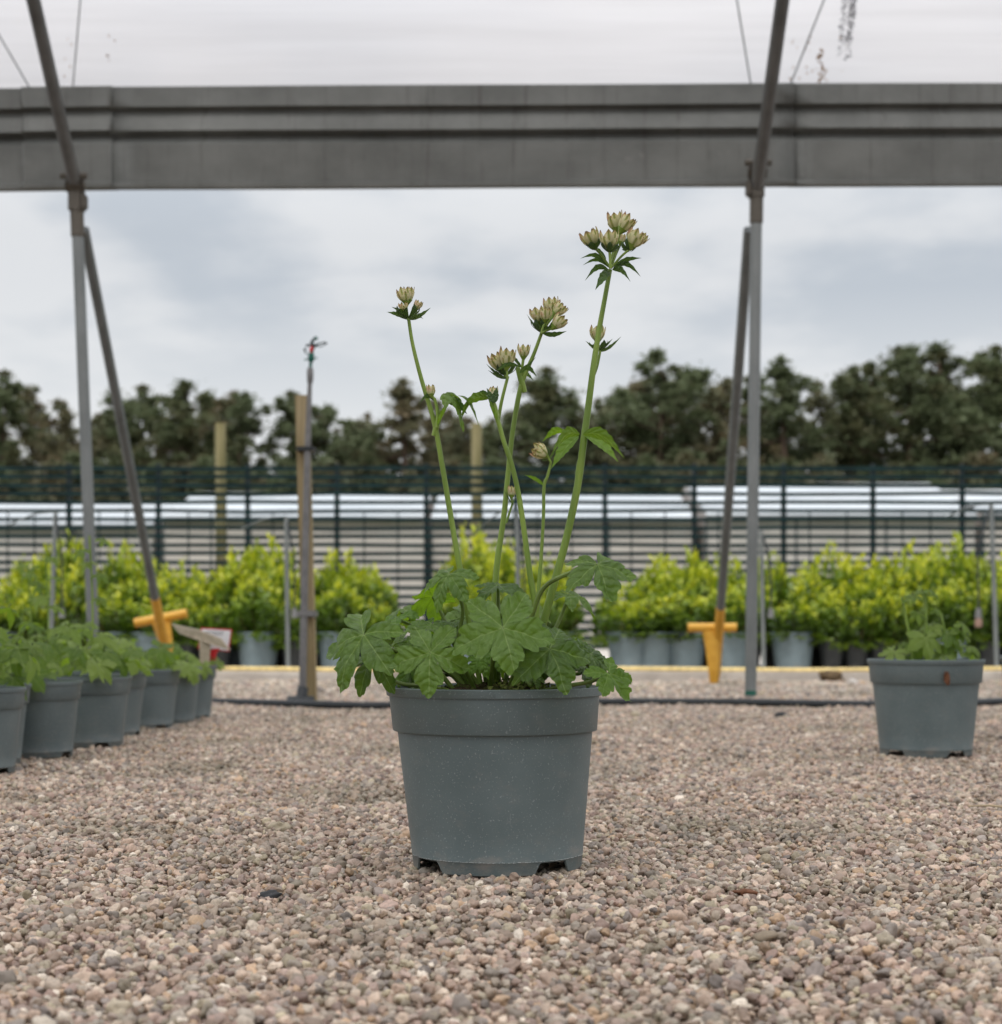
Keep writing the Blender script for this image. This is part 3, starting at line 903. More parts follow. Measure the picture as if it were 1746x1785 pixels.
# ------------------------------------------------------------------ sprinkler on its stake
YS = 6.45
sb = P(540, 1222, YS)
o_ = Vector((sb.x, sb.y, 0))
sroot = empty('wooden_stake', o_); tag(sroot, 'square treated pine stake with a grey riser pipe strapped to it', 'stake')
def L(px, py, dy=0.0): return P(px, py, YS + dy) - o_
q = MB()
# square stake leaning slightly
a_ = L(541, 1226, 0.03); b_ = L(526.5, 690, 0.03)
hw = 0.026
vs = []
for c_, w_ in ((a_, 0.028), (b_, 0.015)):
    vs += [c_ + Vector((-w_, -w_, 0)), c_ + Vector((w_, -w_, 0)), c_ + Vector((w_, w_, 0)), c_ + Vector((-w_, w_, 0))]
vs = [Vector(v) for v in vs]
# upper part is narrower in the photograph because the riser covers it; keep the timber square all the way
for k_ in range(4, 8): vs[k_] = b_ + Vector((-0.0245 if k_ in (4, 7) else 0.0245, -0.0245 if k_ in (4, 5) else 0.0245, 0))
for k_ in range(0, 4): vs[k_] = a_ + Vector((-0.0245 if k_ in (0, 3) else 0.0245, -0.0245 if k_ in (0, 1) else 0.0245, 0))
bm = bmesh.new(); bv = [bm.verts.new(v) for v in vs]
for f in ((3, 2, 1, 0), (4, 5, 6, 7), (0, 1, 5, 4), (1, 2, 6, 5), (2, 3, 7, 6), (3, 0, 4, 7)): bm.faces.new([bv[i] for i in f])
bmesh.ops.bevel(bm, geom=bm.edges[:], offset=0.0025, segments=2, affect='EDGES')
me = bpy.data.meshes.new('post'); bm.to_mesh(me); bm.free(); me.materials.append(M['wood']); obj('timber', me, sroot)
spr = empty('sprinkler', o_); tag(spr, 'impact sprinkler with green and red head on a grey riser tied to the wooden stake', 'sprinkler')
q = MB(); q.tube([L(527, 1215, -0.035), L(531, 1000, -0.035), L(536, 780, -0.035), L(540, 665, -0.035)], [0.0140, 0.0140, 0.0120, 0.0085], 14); q.build('riser_pipe', M['grey_plastic'], spr)
q = MB(); q.tube([L(540, 668, -0.035), L(540.5, 660, -0.035), L(540.5, 645, -0.035), L(541, 641, -0.035)], [0.010, 0.0125, 0.0125, 0.009], 12); q.build('coupling', M['grey_plastic'], spr)
q = MB(); q.tube([L(541, 642, -0.035), L(541.5, 632, -0.035), L(542, 629, -0.035), L(542.5, 620, -0.035), L(543, 612, -0.035)], [0.006, 0.006, 0.011, 0.012, 0.006], 12)
q.tube([L(530, 627, -0.035), L(553, 624, -0.035)], 0.0028, 8); q.build('nozzle_body', M['green_plastic'], spr)
q = MB(); q.tube([L(542, 615, -0.04), L(542.5, 610, -0.043), L(543.5, 604, -0.04)], [0.004, 0.008, 0.005], 10); q.build('bearing', M['red'], spr)
q = MB()
q.tube([L(543, 614, -0.035), L(546, 603, -0.035), L(543, 596, -0.035), L(549, 590, -0.035)], [0.006, 0.009, 0.006, 0.006], 10)
q.tube([L(548, 603, -0.035), L(556, 599, -0.035), L(567, 597, -0.035), L(569, 600, -0.035)], [0.006, 0.003, 0.003, 0.006], 8)
q.tube([L(550, 604, -0.035), L(560, 604, -0.035), L(568, 599, -0.035)], 0.002, 6)
q.tube([L(545, 600, -0.035), L(533, 603, -0.035)], [0.004, 0.005], 8)
q.tube([L(531, 608, -0.035), L(532, 614, -0.035), L(536, 618, -0.035), L(541, 618, -0.035)], [0.006, 0.0025, 0.002, 0.002], 8)
q.build('swing_arm', M['dark_plastic'], spr)
q = MB(); q.tube([L(550.5, 587, -0.035), L(550, 592, -0.035)], [0.006, 0.009], 8); q.build('deflector', M['green_plastic'], spr)
for row, w_ in ((784, 13), (1070, 15)):
    q = MB(); c_ = L(534 if row < 900 else 536, row, 0.0)
    q.box(c_, (0.068, 0.102, 0.024 if row > 900 else 0.016), bevel=0.004)
    q.build('strap', M['grey_plastic'] if row > 900 else M['black_rubber'], spr)
# tee piece where the riser meets the pipe
q = MB(); tb = L(524, 1224, -0.09)
q.tube([tb + Vector((-0.05, 0, 0)), tb + Vector((-0.048, 0, 0)), tb + Vector((0.048, 0, 0)), tb + Vector((0.05, 0, 0))], [0.018, 0.024, 0.024, 0.018], 14)
q.tube([tb, tb + Vector((0.005, 0.03, 0.05))], [0.02, 0.021], 14)
q.build('tee_joint', M['black_rubber'], spr)

# ------------------------------------------------------------------ thin irrigation rods among the shrubs
rods = [(94, 893, 1150, 'leftmost thin grey irrigation rod among the yellow-green shrubs', -1), (499, 900, 1168, 'thin grey irrigation rod just left of the wooden stake', 1),
        (901, 893, 1140, 'thin grey irrigation rod behind the flower stems of the main plant', -1), (1331, 925, 1160, 'thin grey irrigation rod just right of the right tunnel post', 1),
        (1727, 879, 1158, 'thin grey irrigation rod at the right edge behind the small potted plant', -1)]
for px, r0, r1, lab, sd in rods:
    Y = 9.75
    b = P(px + 3, 1165, Y); t = P(px, r0, Y)
    if px == 1727: b = P(px + 10, 1165, Y)
    if px == 1331: b = P(1331, 1165, Y); t = P(1326, r0, Y)
    if px == 94: b = P(87, 1165, Y); t = P(97, r0, Y)
    root = empty('irrigation_rod', (b.x, b.y, 0.045)); tag(root, lab, 'irrigation rod', 'thin irrigation rods among the shrubs')
    oo = Vector((b.x, b.y, 0.045))
    q = MB(); q.tube([Vector((0, 0, 0)), t - oo], 0.0125, 10); q.build('rod', M['galv'], root)
    if px != 1331:
        q = MB()
        e1 = P(px - 78, r0 + (22 if px != 901 else 42), Y + .25) - oo; e2 = P(px - 36, r0 + 4, Y) - oo; 
        q.tube(spline([e1, e2, t - oo], 5), 0.005, 6); q.build('side_wire', M['cord'], root)
    hx = px + (14 if px in (94, 499) else (-22 if px > 1700 else 12))
    q = MB(); pts = [t - oo, P(px + (hx - px) * 0.5, r0 + 35, Y - .02) - oo, P(hx, r0 + 85, Y - .02) - oo, P(hx, 1062, Y - .02) - oo]
    q.tube(spline(pts, 5), 0.006, 6); q.build('feed_tube', M['black_rubber'], root)
    q = MB(); q.tube([P(hx, 1060, Y - .02) - oo, P(hx, 1077, Y - .02) - oo], [0.013, 0.02], 8); q.build('drip_head', M['grey_plastic'], root)
    if px != 1727: continue
    q = MB(); q.tube([P(hx, 1077, Y - .02) - oo, P(hx, 1082, Y - .02) - oo, P(hx, 1093, Y - .02) - oo], [0.014, 0.022, 0.020], 8); q.build('weight', M['pink_weight'], root)

# ------------------------------------------------------------------ slatted windbreak fence
YF = 20.0
fx = np.arange(-2, 15) * 156.0 + 120 - 156
fx = [120 + 155.7 * k_ for k_ in range(-4, 16)]
f0 = (fx[0] - CX) / FPX * YF; f1 = (fx[-1] - CX) / FPX * YF
frt = empty('slatted_fence', ((f0 + f1) / 2, YF, 0.045))
tag(frt, 'tall dark green slatted windbreak fence running behind the shrubs', 'fence')
oo = Vector(((f0 + f1) / 2, YF, 0.045))
rowz = [817 + 14.8 * k_ for k_ in range(0, 22)]
for k_, row in enumerate(rowz):
    z = P(0, row, YF).z
    th = 0.050
    seg = 20
    vs = []; fs = []
    zs = [z + 0.007 * math.sin(j * 1.9 + k_ * 2.3) * (1 if k_ > 2 else 0.4) + RNG.normal(0, 0.004) for j in range(seg)]
    for j in range(seg):
        x = (fx[j] - CX) / FPX * YF
        for (dy, dz) in ((-0.035, -th / 2), (-0.035, th / 2), (-0.025, th / 2), (-0.025, -th / 2)):
            vs.append(Vector((x, YF + dy, zs[j] + dz)) - oo)
    for j in range(seg - 1):
        for i in range(4):
            a_ = j * 4 + i; b_ = j * 4 + (i + 1) % 4
            fs.append((a_, b_, b_ + 4, a_ + 4))
    fs += [(0, 1, 2, 3), tuple((seg - 1) * 4 + i for i in (3, 2, 1, 0))]
    obj('slat', mesh('slat', vs, fs, M['fence'], smooth=False), frt)
pm_ = MB(); pm_.box((0, 0, 0), (0.058, 0.05, 2.2), bevel=0.006); pme = mesh('post', pm_.v, pm_.f, M['fence_post'], smooth=False)
um_ = MB(); um_.box((0, 0, 0), (0.016, 0.008, 1.62)); ume = mesh('strap', um_.v, um_.f, M['fence'], smooth=False)
for k_, px in enumerate(fx):
    x = (px - CX) / FPX * YF
    obj('post', pme, frt, loc=Vector((x, YF + 0.01, 1.10)) - oo + Vector((0, 0, 0.0)))
    for d_ in (0.32, 0.64):
        obj('upright', ume, frt, loc=Vector((x + 1.038 * d_ + RNG.normal(0, .03), YF - 0.045, 0.84)) - oo)

# tall wooden poles behind the fence
for px, row, w_, lab in ((384, 738, 0.062, 'tall round timber pole behind the fence left of the stake'), (830, 738, 0.062, 'tall round timber pole behind the fence between the flower stems')):
    Y = 20.6
    t = P(px, row, Y)
    root = empty('timber_pole', (t.x, Y, 0.045)); tag(root, lab, 'pole', 'timber poles behind the fence')
    q = MB(); q.tube([Vector((0.02, 0, 0)), Vector((0, 0, t.z - 0.045))], [0.072, 0.064], 16); q.build('shaft', M['wood_green'], root)

# ------------------------------------------------------------------ low glasshouses and tunnels behind the fence
YB = 42.0
def roof_mat():
    m = Mat('whitened_glass_roof', 0.25, 0, 0.5)
    n = m.noise(0.7, 6, 0.6, stretch=(0.3, 1, 1))
    m.color(m.mix(m.mrange(n, 0.3, 0.7), (0.50, 0.55, 0.58), (0.72, 0.75, 0.77)))
    return m.m
def wall_mat(name, a, b):
    m = Mat(name, 0.5)
    n = m.noise(0.5, 6, 0.6, stretch=(1, 1, 2))
    m.color(m.mix(m.mrange(n, 0.3, 0.7), a, b))
    return m.m
M['glass_roof'] = roof_mat()
M['gh_wall'] = wall_mat('clouded_glass_wall', (0.48, 0.44, 0.41), (0.66, 0.61, 0.57))
M['gh_wall2'] = wall_mat('buff_screen_wall', (0.52, 0.46, 0.42), (0.68, 0.62, 0.57))
M['gh_frame'] = simple('dark_glazing_bar', (0.11, 0.115, 0.115), 0.5, scale=2)
def glasshouse(px0, px1, row_eave, row_ridge, Y, lab, wallm, depth=9.0, brown=False):
    x0 = (px0 - CX) / FPX * Y; x1 = (px1 - CX) / FPX * Y
    ze = P(0, row_eave, Y).z; zr = P(0, row_ridge, Y + depth / 2).z
    root = empty('glasshouse', ((x0 + x1) / 2, Y, 0)); tag(root, lab, 'glasshouse', 'low glasshouses beyond the fence')
    oo = Vector(((x0 + x1) / 2, Y, 0)); w = x1 - x0
    # pitched roof slabs
    q = MB()
    q.add([Vector((-w / 2, -0.12, ze)), Vector((w / 2, -0.12, ze)), Vector((w / 2, depth / 2, zr)), Vector((-w / 2, depth / 2, zr)),
           Vector((-w / 2, -0.12, ze - 0.06)), Vector((w / 2, -0.12, ze - 0.06)), Vector((w / 2, depth / 2, zr - 0.06)), Vector((-w / 2, depth / 2, zr - 0.06)),
           Vector((w / 2, depth, ze)), Vector((-w / 2, depth, ze))],
          [(0, 1, 2, 3), (4, 7, 6, 5), (0, 4, 5, 1), (1, 5, 6, 2), (0, 3, 7, 4), (3, 2, 8, 9)])
    q.build('roof', M['glass_roof'], root, smooth=False)
    nb = max(2, int(w / 1.9)); bw = w / nb
    wb = MB(); wb.box((0, 0, 0), (bw - 0.05, 0.06, ze - 0.12)); wme = mesh('wall_panel', wb.v, wb.f, wallm, smooth=False)
    fb = MB(); fb.box((0, 0, 0), (0.05, 0.12, ze - 0.06)); fme = mesh('glazing_bar', fb.v, fb.f, M['gh_frame'], smooth=False)
    for i in range(nb):
        obj('wall_panel', wme, root, loc=(-w / 2 + bw * (i + 0.5), 0, (ze - 0.06) / 2))
        obj('glazing_bar', fme, root, loc=(-w / 2 + bw * i, 0.0, (ze - 0.06) / 2))
    q = MB(); q.box((0, -0.15, ze - 0.10), (w, 0.1, 0.11)); q.build('eaves_gutter', M['gh_frame'], root, smooth=False)
    for sx, od in ((-w / 2, (0, 1, 2, 3, 4)), (w / 2, (4, 3, 2, 1, 0))):
        q = MB(); q.add([(sx, 0, 0), (sx, 0, ze), (sx, depth / 2, zr), (sx, depth, ze), (sx, depth, 0)], [od])
        q.build('gable', wallm, root, smooth=False)
glasshouse(-420, 268, 912, 874, 42, 'long low glasshouse with clouded walls behind the fence at the left', M['gh_wall'])
glasshouse(285, 740, 899, 858, 42, 'low glasshouse with bright pale roof behind the fence left of the flower stems', M['gh_wall2'])
glasshouse(752, 1215, 901, 862, 42.5, 'low glasshouse with pale roof behind the fence and main flower stems', M['gh_wall2'])
glasshouse(1230, 1700, 896, 842, 42, 'low glasshouse with tallest white roof behind the fence at the right', M['gh_wall'])
glasshouse(1712, 2300, 893, 854, 42, 'low glasshouse with pale roof cut off by the right edge of the view', M['gh_wall2'])

# ------------------------------------------------------------------ pines
def tri_cloud(centers, nper, rad, size, rng, flat=0.7):
    """needle tufts: thin triangles scattered in lumps"""
    k = len(centers)
    C = np.repeat(centers, nper, 0); Rr = np.repeat(rad, nper)
    dirs = rng.normal(size=(k * nper, 3)); dirs /= np.linalg.norm(dirs, axis=1)[:, None]
    rr = np.abs(rng.normal(size=k * nper)) * 0.62
    p = C + dirs * (Rr * rr)[:, None] * np.array([1, 1, flat])
    # tufts point outwards and up
    t = dirs * 0.8 + rng.normal(size=p.shape) * 0.55 + np.array([0, 0, 0.35]); t /= np.linalg.norm(t, axis=1)[:, None]
    s = rng.normal(size=p.shape); s -= t * (s * t).sum(1)[:, None]; s /= np.linalg.norm(s, axis=1)[:, None]
    L_ = size * rng.uniform(0.6, 1.5, k * nper)[:, None]; W_ = L_ * 0.34
    v = np.stack([p - s * W_, p + s * W_, p + t * L_], 1).reshape(-1, 3)
    f = np.arange(len(v)).reshape(-1, 3)
    tone = np.repeat(np.clip(0.5 + 0.22 * np.repeat(rng.normal(size=k), nper) + 0.10 * rng.normal(size=k * nper), 0, 1), 3)
    return v, f, tone

def make_pine(seed, H, spread, base_frac, lean=0.0, dens=1.0, pointed=0.0):
    rng = np.random.default_rng(seed)
    mbt = MB()
    tp = [Vector((0, 0, 0)), Vector((lean * .3 + rng.normal(0, .1), rng.normal(0, .1), H * .35)), Vector((lean * .7, rng.normal(0, .15), H * .7)), Vector((lean, 0, H * .96))]
    ts = spline(tp, 5)
    mbt.tube(ts, lerp_list([0.19, 0.14, 0.09, 0.025], len(ts)), 8)
    cents = []; rads = []
    nl = int(36 * dens)
    for i in range(nl):
        f = base_frac + (1 - base_frac) * (i + rng.random()) / nl
        z = H * f
        idx = min(len(ts) - 1, int(f / 0.96 * (len(ts) - 1)))
        o0 = ts[idx]
        an = rng.random() * 2 * PI
        rel = (f - base_frac) / (1 - base_frac)
        env = (math.sin(min(1, rel * 1.25 + 0.28) * PI * 0.5) if rel < 0.55 else 1.0) * (1 - rel ** (1.6 if pointed else 2.6)) + 0.10
        Lb = spread * env * rng.uniform(0.45, 1.1)
        e = Vector((o0.x + math.cos(an) * Lb, o0.y + math.sin(an) * Lb, z + Lb * rng.uniform(0.05, 0.45)))
        mid = o0.lerp(e, 0.5) + Vector((0, 0, -0.12 * Lb + rng.normal(0, 0.1)))
        mbt.tube([o0, mid, e], [0.055, 0.035, 0.012], 5)
        nc = 2 + int(Lb > 1.0) + int(Lb > 1.7)
        for j in range(nc):
            t = 1.0 - j * 0.30
            q = mid.lerp(e, max(0, t * 2 - 1)) if t > 0.5 else o0.lerp(mid, t * 2)
            cents.append((q.x + rng.normal(0, .14), q.y + rng.normal(0, .14), q.z + rng.normal(0, .12) + .08))
            rads.append(rng.uniform(0.20, 0.46) * (0.55 + 0.5 * env))
            if rng.random() < 0.55:
                cents.append((cents[-1][0] + rng.normal(0, .12), cents[-1][1], cents[-1][2] + rads[-1] * rng.uniform(0.9, 1.5))); rads.append(0.13)
    for j in range(5):
        cents.append((lean + rng.normal(0, .12), rng.normal(0, .12), H * (0.99 - 0.035 * j))); rads.append(0.10 + 0.05 * j)
    v, f, tone = tri_cloud(np.array(cents), 135, np.array(rads) * 1.35, 0.125, rng, 0.75)
    tme = mesh('trunk', mbt.v, mbt.f, M['bark'])
    return tme, (v, f, tone)
pine_protos = []
specs = [(11, 10.5, 1.9, 0.30, 0.2, 1.0, 0), (12, 11, 2.3, 0.26, -0.3, 1.15, 0), (13, 9.8, 1.7, 0.25, 0.1, 1.0, 1), (14, 10.8, 2.6, 0.30, 0.4, 1.3, 0), (15, 10, 1.5, 0.22, 0.0, 1.0, 1),
         (16, 11.5, 2.0, 0.34, -0.2, 0.9, 0), (17, 9.5, 2.4, 0.25, 0.2, 1.2, 0)]
for s in specs:
    tme, (v, f, tone) = make_pine(s[0], s[1], s[2] * 1.28, *s[3:])
    pair = []
    for mt in ('pine', 'pine_brown'):
        pair.append(mesh('crown', v, f, M[mt], smooth=False, attrs={'tone': tone}))
    pine_protos.append((tme, pair, s[1]))
# column of the photo, row of its top, proto, width factor, distance, browned
pines = [(-70, 690, 0, 1.0, 74, 0), (12, 668, 2, 1.0, 72, 0), (50, 690, 5, 0.9, 78, 1), (98, 720, 1, 0.9, 72, 1), (155, 735, 3, 0.8, 75, 1), (205, 700, 4, 0.9, 73, 0), (252, 692, 2, 1.0, 76, 0),
         (330, 682, 0, 1.1, 72, 0), (378, 705, 6, 0.8, 77, 1), (425, 700, 5, 1.0, 73, 0), (505, 704, 2, 1.0, 74, 0), (570, 716, 3, 0.85, 72, 0), (618, 742, 6, 0.65, 76, 1),
         (704, 688, 4, 1.1, 72, 1), (752, 720, 1, 0.8, 76, 1), (800, 735, 6, 0.7, 73, 1), (862, 745, 0, 0.7, 74, 1), (962, 664, 2, 1.3, 72, 0), (1010, 735, 6, 0.6, 75, 0),
         (1090, 672, 3, 1.1, 74, 1), (1150, 640, 1, 1.25, 72, 0), (1195, 665, 6, 0.9, 77, 1), (1262, 680, 0, 0.9, 73, 1), (1310, 672, 5, 0.9, 75, 0), (1365, 652, 4, 1.1, 72, 0), (1420, 690, 1, 0.9, 76, 1),
         (1480, 660, 0, 1.0, 73, 0), (1515, 655, 2, 0.9, 77, 0), (1572, 622, 5, 1.1, 72, 0), (1625, 618, 0, 1.1, 75, 0), (1690, 690, 3, 0.8, 73, 0), (1745, 628, 2, 1.15, 72, 0), (1820, 640, 1, 1.0, 75, 0),
         (1900, 660, 0, 1.0, 74, 1), (-150, 680, 1, 1.0, 75, 1), (642, 765, 3, 0.8, 74, 0), (780, 752, 6, 0.8, 76, 1), (1042, 715, 2, 0.8, 75, 0), (288, 742, 5, 0.8, 75, 1), (915, 730, 4, 0.9, 74, 0)]
order = ['first', 'second', 'third', 'fourth', 'fifth', 'sixth', 'seventh', 'eighth', 'ninth', 'tenth', 'eleventh', 'twelfth', 'thirteenth', 'fourteenth', 'fifteenth', 'sixteenth', 'seventeenth', 'eighteenth', 'nineteenth', 'twentieth']
def where(px):
    for lim, t in ((0, 'beyond the left edge'), (170, 'far left of the slanting brace'), (300, 'behind the left slanting brace'), (500, 'between the left brace and the stake'), (650, 'just right of the wooden stake'),
                   (900, 'behind the left flower stems'), (1050, 'behind the tallest flower stem'), (1290, 'between the tallest flower and the right post'), (1440, 'just right of the right post'), (1700, 'towards the right side'), (5000, 'at the right edge')):
        if px < lim: return t
seen_w = {}
for px, row, pi, wf, Y, br in sorted(pines):
    tme, pair, H0 = pine_protos[pi]
    t = P(px, row, Y)
    sc_ = t.z / H0
    rz = (px * 1.7) % 6.28
    root = empty('pine_tree', (t.x, Y, 0), rz)
    root.scale = (sc_ * wf * 1.3, sc_ * wf * 1.3, sc_)
    w_ = where(px); k_ = seen_w.get(w_, 0); seen_w[w_] = k_ + 1
    tag(root, f"{'browned' if br else 'dark green'} pine {w_}, {order[k_]} from left", 'tree', 'pine trees on the skyline')
    obj('trunk', tme, root); obj('crown', pair[br], root)

# a broken line of low scrub under the pines
for k_, px in enumerate(range(-120, 1900, 62)):
    pi = (k_ * 3) % 7; tme, pair, H0 = pine_protos[pi]; Y = 66 + (k_ * 7) % 5
    t = P(px + (k_ * 37) % 23, 800 + (k_ * 29) % 38, Y); sc_ = t.z / H0
    root = empty('scrub_tree', (t.x, Y, 0), k_ * 1.9); root.scale = (sc_ * 1.5, sc_ * 1.5, sc_)
    w_ = where(px) + ' low'; c_ = seen_w.get(w_, 0); seen_w[w_] = c_ + 1
    tag(root, f"{order[c_]} low scrubby tree behind the fence top {where(px)}", 'tree', 'low scrubby trees under the pines')
    obj('trunk', tme, root); obj('crown', pair[k_ % 2], root)

# ------------------------------------------------------------------ golden shrubs in pots
def make_shrub(seed, H, W):
    rng = np.random.default_rng(seed)
    vs, fs, yg = [], [], []
    tw = MB()
    ns = 46
    for i in range(ns):
        an = rng.random() * 2 * PI; rr = math.sqrt(rng.random())
        top = Vector((math.cos(an) * rr * W, math.sin(an) * rr * W, H * (1.0 - 0.40 * rr ** 1.6) * rng.uniform(0.70, 1.08)))
        base = Vector((top.x * 0.45, top.y * 0.45, -0.01))
        mid = base.lerp(top, 0.5) + Vector((math.cos(an), math.sin(an), 0)) * 0.05
        if i % 4 == 0: tw.tube([base, mid, top], [0.005, 0.003, 0.001], 4, caps=False)
        Ls = (top - base).length; tone0 = rng.normal(-0.12, 0.13)
        nl = 22
        for j in range(nl):
            f = 0.06 + 0.94 * ((j + rng.random()) / nl) ** 0.8
            q = base.lerp(mid, f * 2) if f < 0.5 else mid.lerp(top, f * 2 - 1)
            a2 = rng.random() * 2 * PI
            up = 0.7 + 1.1 * f
            d_ = Vector((math.cos(a2), math.sin(a2), up * rng.uniform(0.6, 1.4))).normalized()
            L_ = rng.uniform(0.040, 0.072) * (0.8 if f > 0.95 else 1)
            s_ = d_.cross(Vector((rng.normal(), rng.normal(), rng.normal()))).normalized() * L_ * 0.24
            n_ = d_.cross(s_).normalized() * L_ * 0.10
            b0 = len(vs)
            vs += [q, q + d_ * L_ * 0.5 + s_ + n_, q + d_ * L_, q + d_ * L_ * 0.5 - s_ + n_]
            fs.append((b0, b0 + 1, b0 + 2)); fs.append((b0, b0 + 2, b0 + 3))
            y_ = np.clip((q.z / H - 0.36) * 1.22 + 0.18 * rr + tone0 + rng.normal(0, 0.08) + (0.12 if f > 0.8 else -0.05), 0, 1)  # yellow new growth towards the top; shade inside the bush painted in as well
            yg += [y_] * 4
    for i in range(20):                              # outer twigs hanging over the rim
        an = 2 * PI * i / 20 + rng.normal(0, .1)
        a0 = Vector((math.cos(an) * 0.10, math.sin(an) * 0.10, 0.05)); b1 = Vector((math.cos(an) * W * 0.98, math.sin(an) * W * 0.98, rng.uniform(-0.075, 0.08)))
        for j in range(22):
            q = a0.lerp(b1, rng.random() ** 0.6) + Vector((rng.normal(0, .012), rng.normal(0, .012), 0.03 * rng.random()))
            d_ = Vector((math.cos(an) + rng.normal(0, .7), math.sin(an) + rng.normal(0, .7), rng.normal(0.1, .6))).normalized(); L_ = rng.uniform(0.03, 0.055)
            s_ = d_.cross(Vector((rng.normal(), rng.normal(), rng.normal()))).normalized() * L_ * 0.22; b0 = len(vs)
            vs += [q, q + d_ * L_ * 0.5 + s_, q + d_ * L_, q + d_ * L_ * 0.5 - s_]
            fs.append((b0, b0 + 1, b0 + 2)); fs.append((b0, b0 + 2, b0 + 3)); yg += [float(np.clip(0.18 + rng.normal(0, .14), 0, 1))] * 4
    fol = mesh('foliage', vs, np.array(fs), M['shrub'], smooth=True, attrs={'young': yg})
    return fol, mesh('branch', tw.v, tw.f, M['twig'])
shrub_protos = [make_shrub(30 + k_, 0.62, 0.16 + 0.012 * (k_ % 3)) for k_ in range(6)]
def lathe_mesh(name, prof, n, mat):
    q = MB(); q.lathe(prof, n); me = mesh(name, q.v, q.f, mat); me.set_sharp_from_angle(angle=R(40)); return me
big_prof = [(0.0, 0.012), (0.095, 0.012), (0.098, 0.0), (0.103, 0.0), (0.121, 0.165), (0.127, 0.167), (0.130, 0.205), (0.138, 0.207), (0.138, 0.217), (0.128, 0.217), (0.122, 0.17), (0.118, 0.15)]
pale_pot = lathe_mesh('pot', big_prof, 28, M['pot_pale'])
black_prof = [(0.0, 0.01), (0.055, 0.0), (0.058, 0.0), (0.075, 0.13), (0.079, 0.132), (0.081, 0.16), (0.086, 0.162), (0.086, 0.168), (0.078, 0.168), (0.07, 0.13)]
black_pot = lathe_mesh('pot', black_prof, 20, M['pot_black'])
big_soil = lathe_mesh('soil', [(0.0, 0.195), (0.06, 0.192), (0.126, 0.185)], 20, M['soil'])
small_soil = lathe_mesh('soil', [(0.0, 0.150), (0.04, 0.148), (0.077, 0.142)], 16, M['soil'])
sil_x = [-60, 0, 40, 60, 85, 120, 150, 180, 215, 245, 262, 300, 330, 370, 395, 415, 455, 490, 520, 545, 600, 635, 655, 690, 720, 780, 800, 825, 850, 870, 900, 935, 962, 985, 1010, 1040, 1062, 1085, 1130, 1165, 1210, 1250, 1290, 1340, 1385, 1400, 1440, 1470, 1500, 1525, 1560, 1590, 1622, 1645, 1670, 1700, 1740, 1850]
sil_y = [1010, 1030, 975, 970, 965, 932, 990, 975, 948, 960, 990, 1000, 1000, 1010, 1015, 960, 945, 945, 1000, 995, 962, 975, 1000, 1030, 1100, 1040, 960, 955, 960, 950, 990, 960, 945, 960, 1020, 1110, 1050, 1040, 1000, 970, 975, 985, 972, 948, 1005, 1000, 985, 975, 1005, 985, 985, 970, 942, 965, 960, 970, 965, 970]
rs = random.Random(3)
def shrub(px, Y, H, kind, lab, vi, wide=1.0):
    x = (px - CX) / FPX * Y
    root = empty('potted_shrub', (x, Y, 0.045), rs.random() * 6.28)
    tag(root, lab, 'shrub', 'potted yellow-green shrubs in the long bed')
    if kind == 'pale': obj('pot', pale_pot, root); obj('soil', big_soil, root); z0 = 0.19
    else: obj('pot', black_pot, root); obj('soil', small_soil, root); z0 = 0.148
    fol, br = shrub_protos[vi % 6]
    k_ = (H - z0) / 0.62
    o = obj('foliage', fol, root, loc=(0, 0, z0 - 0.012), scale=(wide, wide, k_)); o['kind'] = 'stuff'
    obj('branch', br, root, loc=(0, 0, z0 - 0.012), scale=(wide, wide, k_))
front = [(-55, 'pale'), (10, 'pale'), (62, 'black'), (125, 'black'), (196, 'pale'), (262, 'pale'), (322, 'black'), (384, 'black'), (450, 'pale'), (512, 'black'), (590, 'pale'), (655, 'black'),
         (812, 'pale'), (880, 'black'), (960, 'pale'), (1095, 'pale'), (1140, 'pale'), (1193, 'pale'), (1268, 'pale'), (1381, 'pale'), (1449, 'black'), (1492, 'black'), (1536, 'black'), (1580, 'black'),
         (1650, 'pale'), (1722, 'black'), (1790, 'pale')]
def landmark(px):
    for lim, t in ((70, 'at the far left'), (180, 'behind the left tunnel post'), (300, 'behind the left slanting brace'), (440, 'right of the left yellow anchor'), (530, 'just left of the wooden stake'), (700, 'just right of the wooden stake'),
                   (850, 'behind the left side of the main plant'), (1030, 'behind the right side of the main plant'), (1120, 'right of the gap behind the main plant'), (1230, 'left of the right yellow anchor'), (1320, 'behind the right tunnel post'),
                   (1430, 'just right of the right tunnel post'), (1560, 'between the right post and the right pot'), (1690, 'behind the small potted plant at the right'), (4000, 'at the right edge')):
        if px < lim: return t
cnt = {}
rows = [('front-row', 10.15, front, 0.70)]
mid_r = [(px + 34 + rs.uniform(-8, 8), 'pale' if rs.random() < .6 else 'black') for px, k_ in front if px not in (655, 960)]
back_r = [(px + rs.uniform(-10, 10), 'black') for px, k_ in front] + [(1345, 'black'), (120, 'black')]
far_r = [(px + 30 + rs.uniform(-12, 12), 'black') for px, k_ in front if px not in (655, 960)]
rows += [('second-row', 10.42, mid_r, 0.84), ('third-row', 10.72, back_r, 1.0), ('back-row', 11.0, far_r, 0.97)]
vi = 0
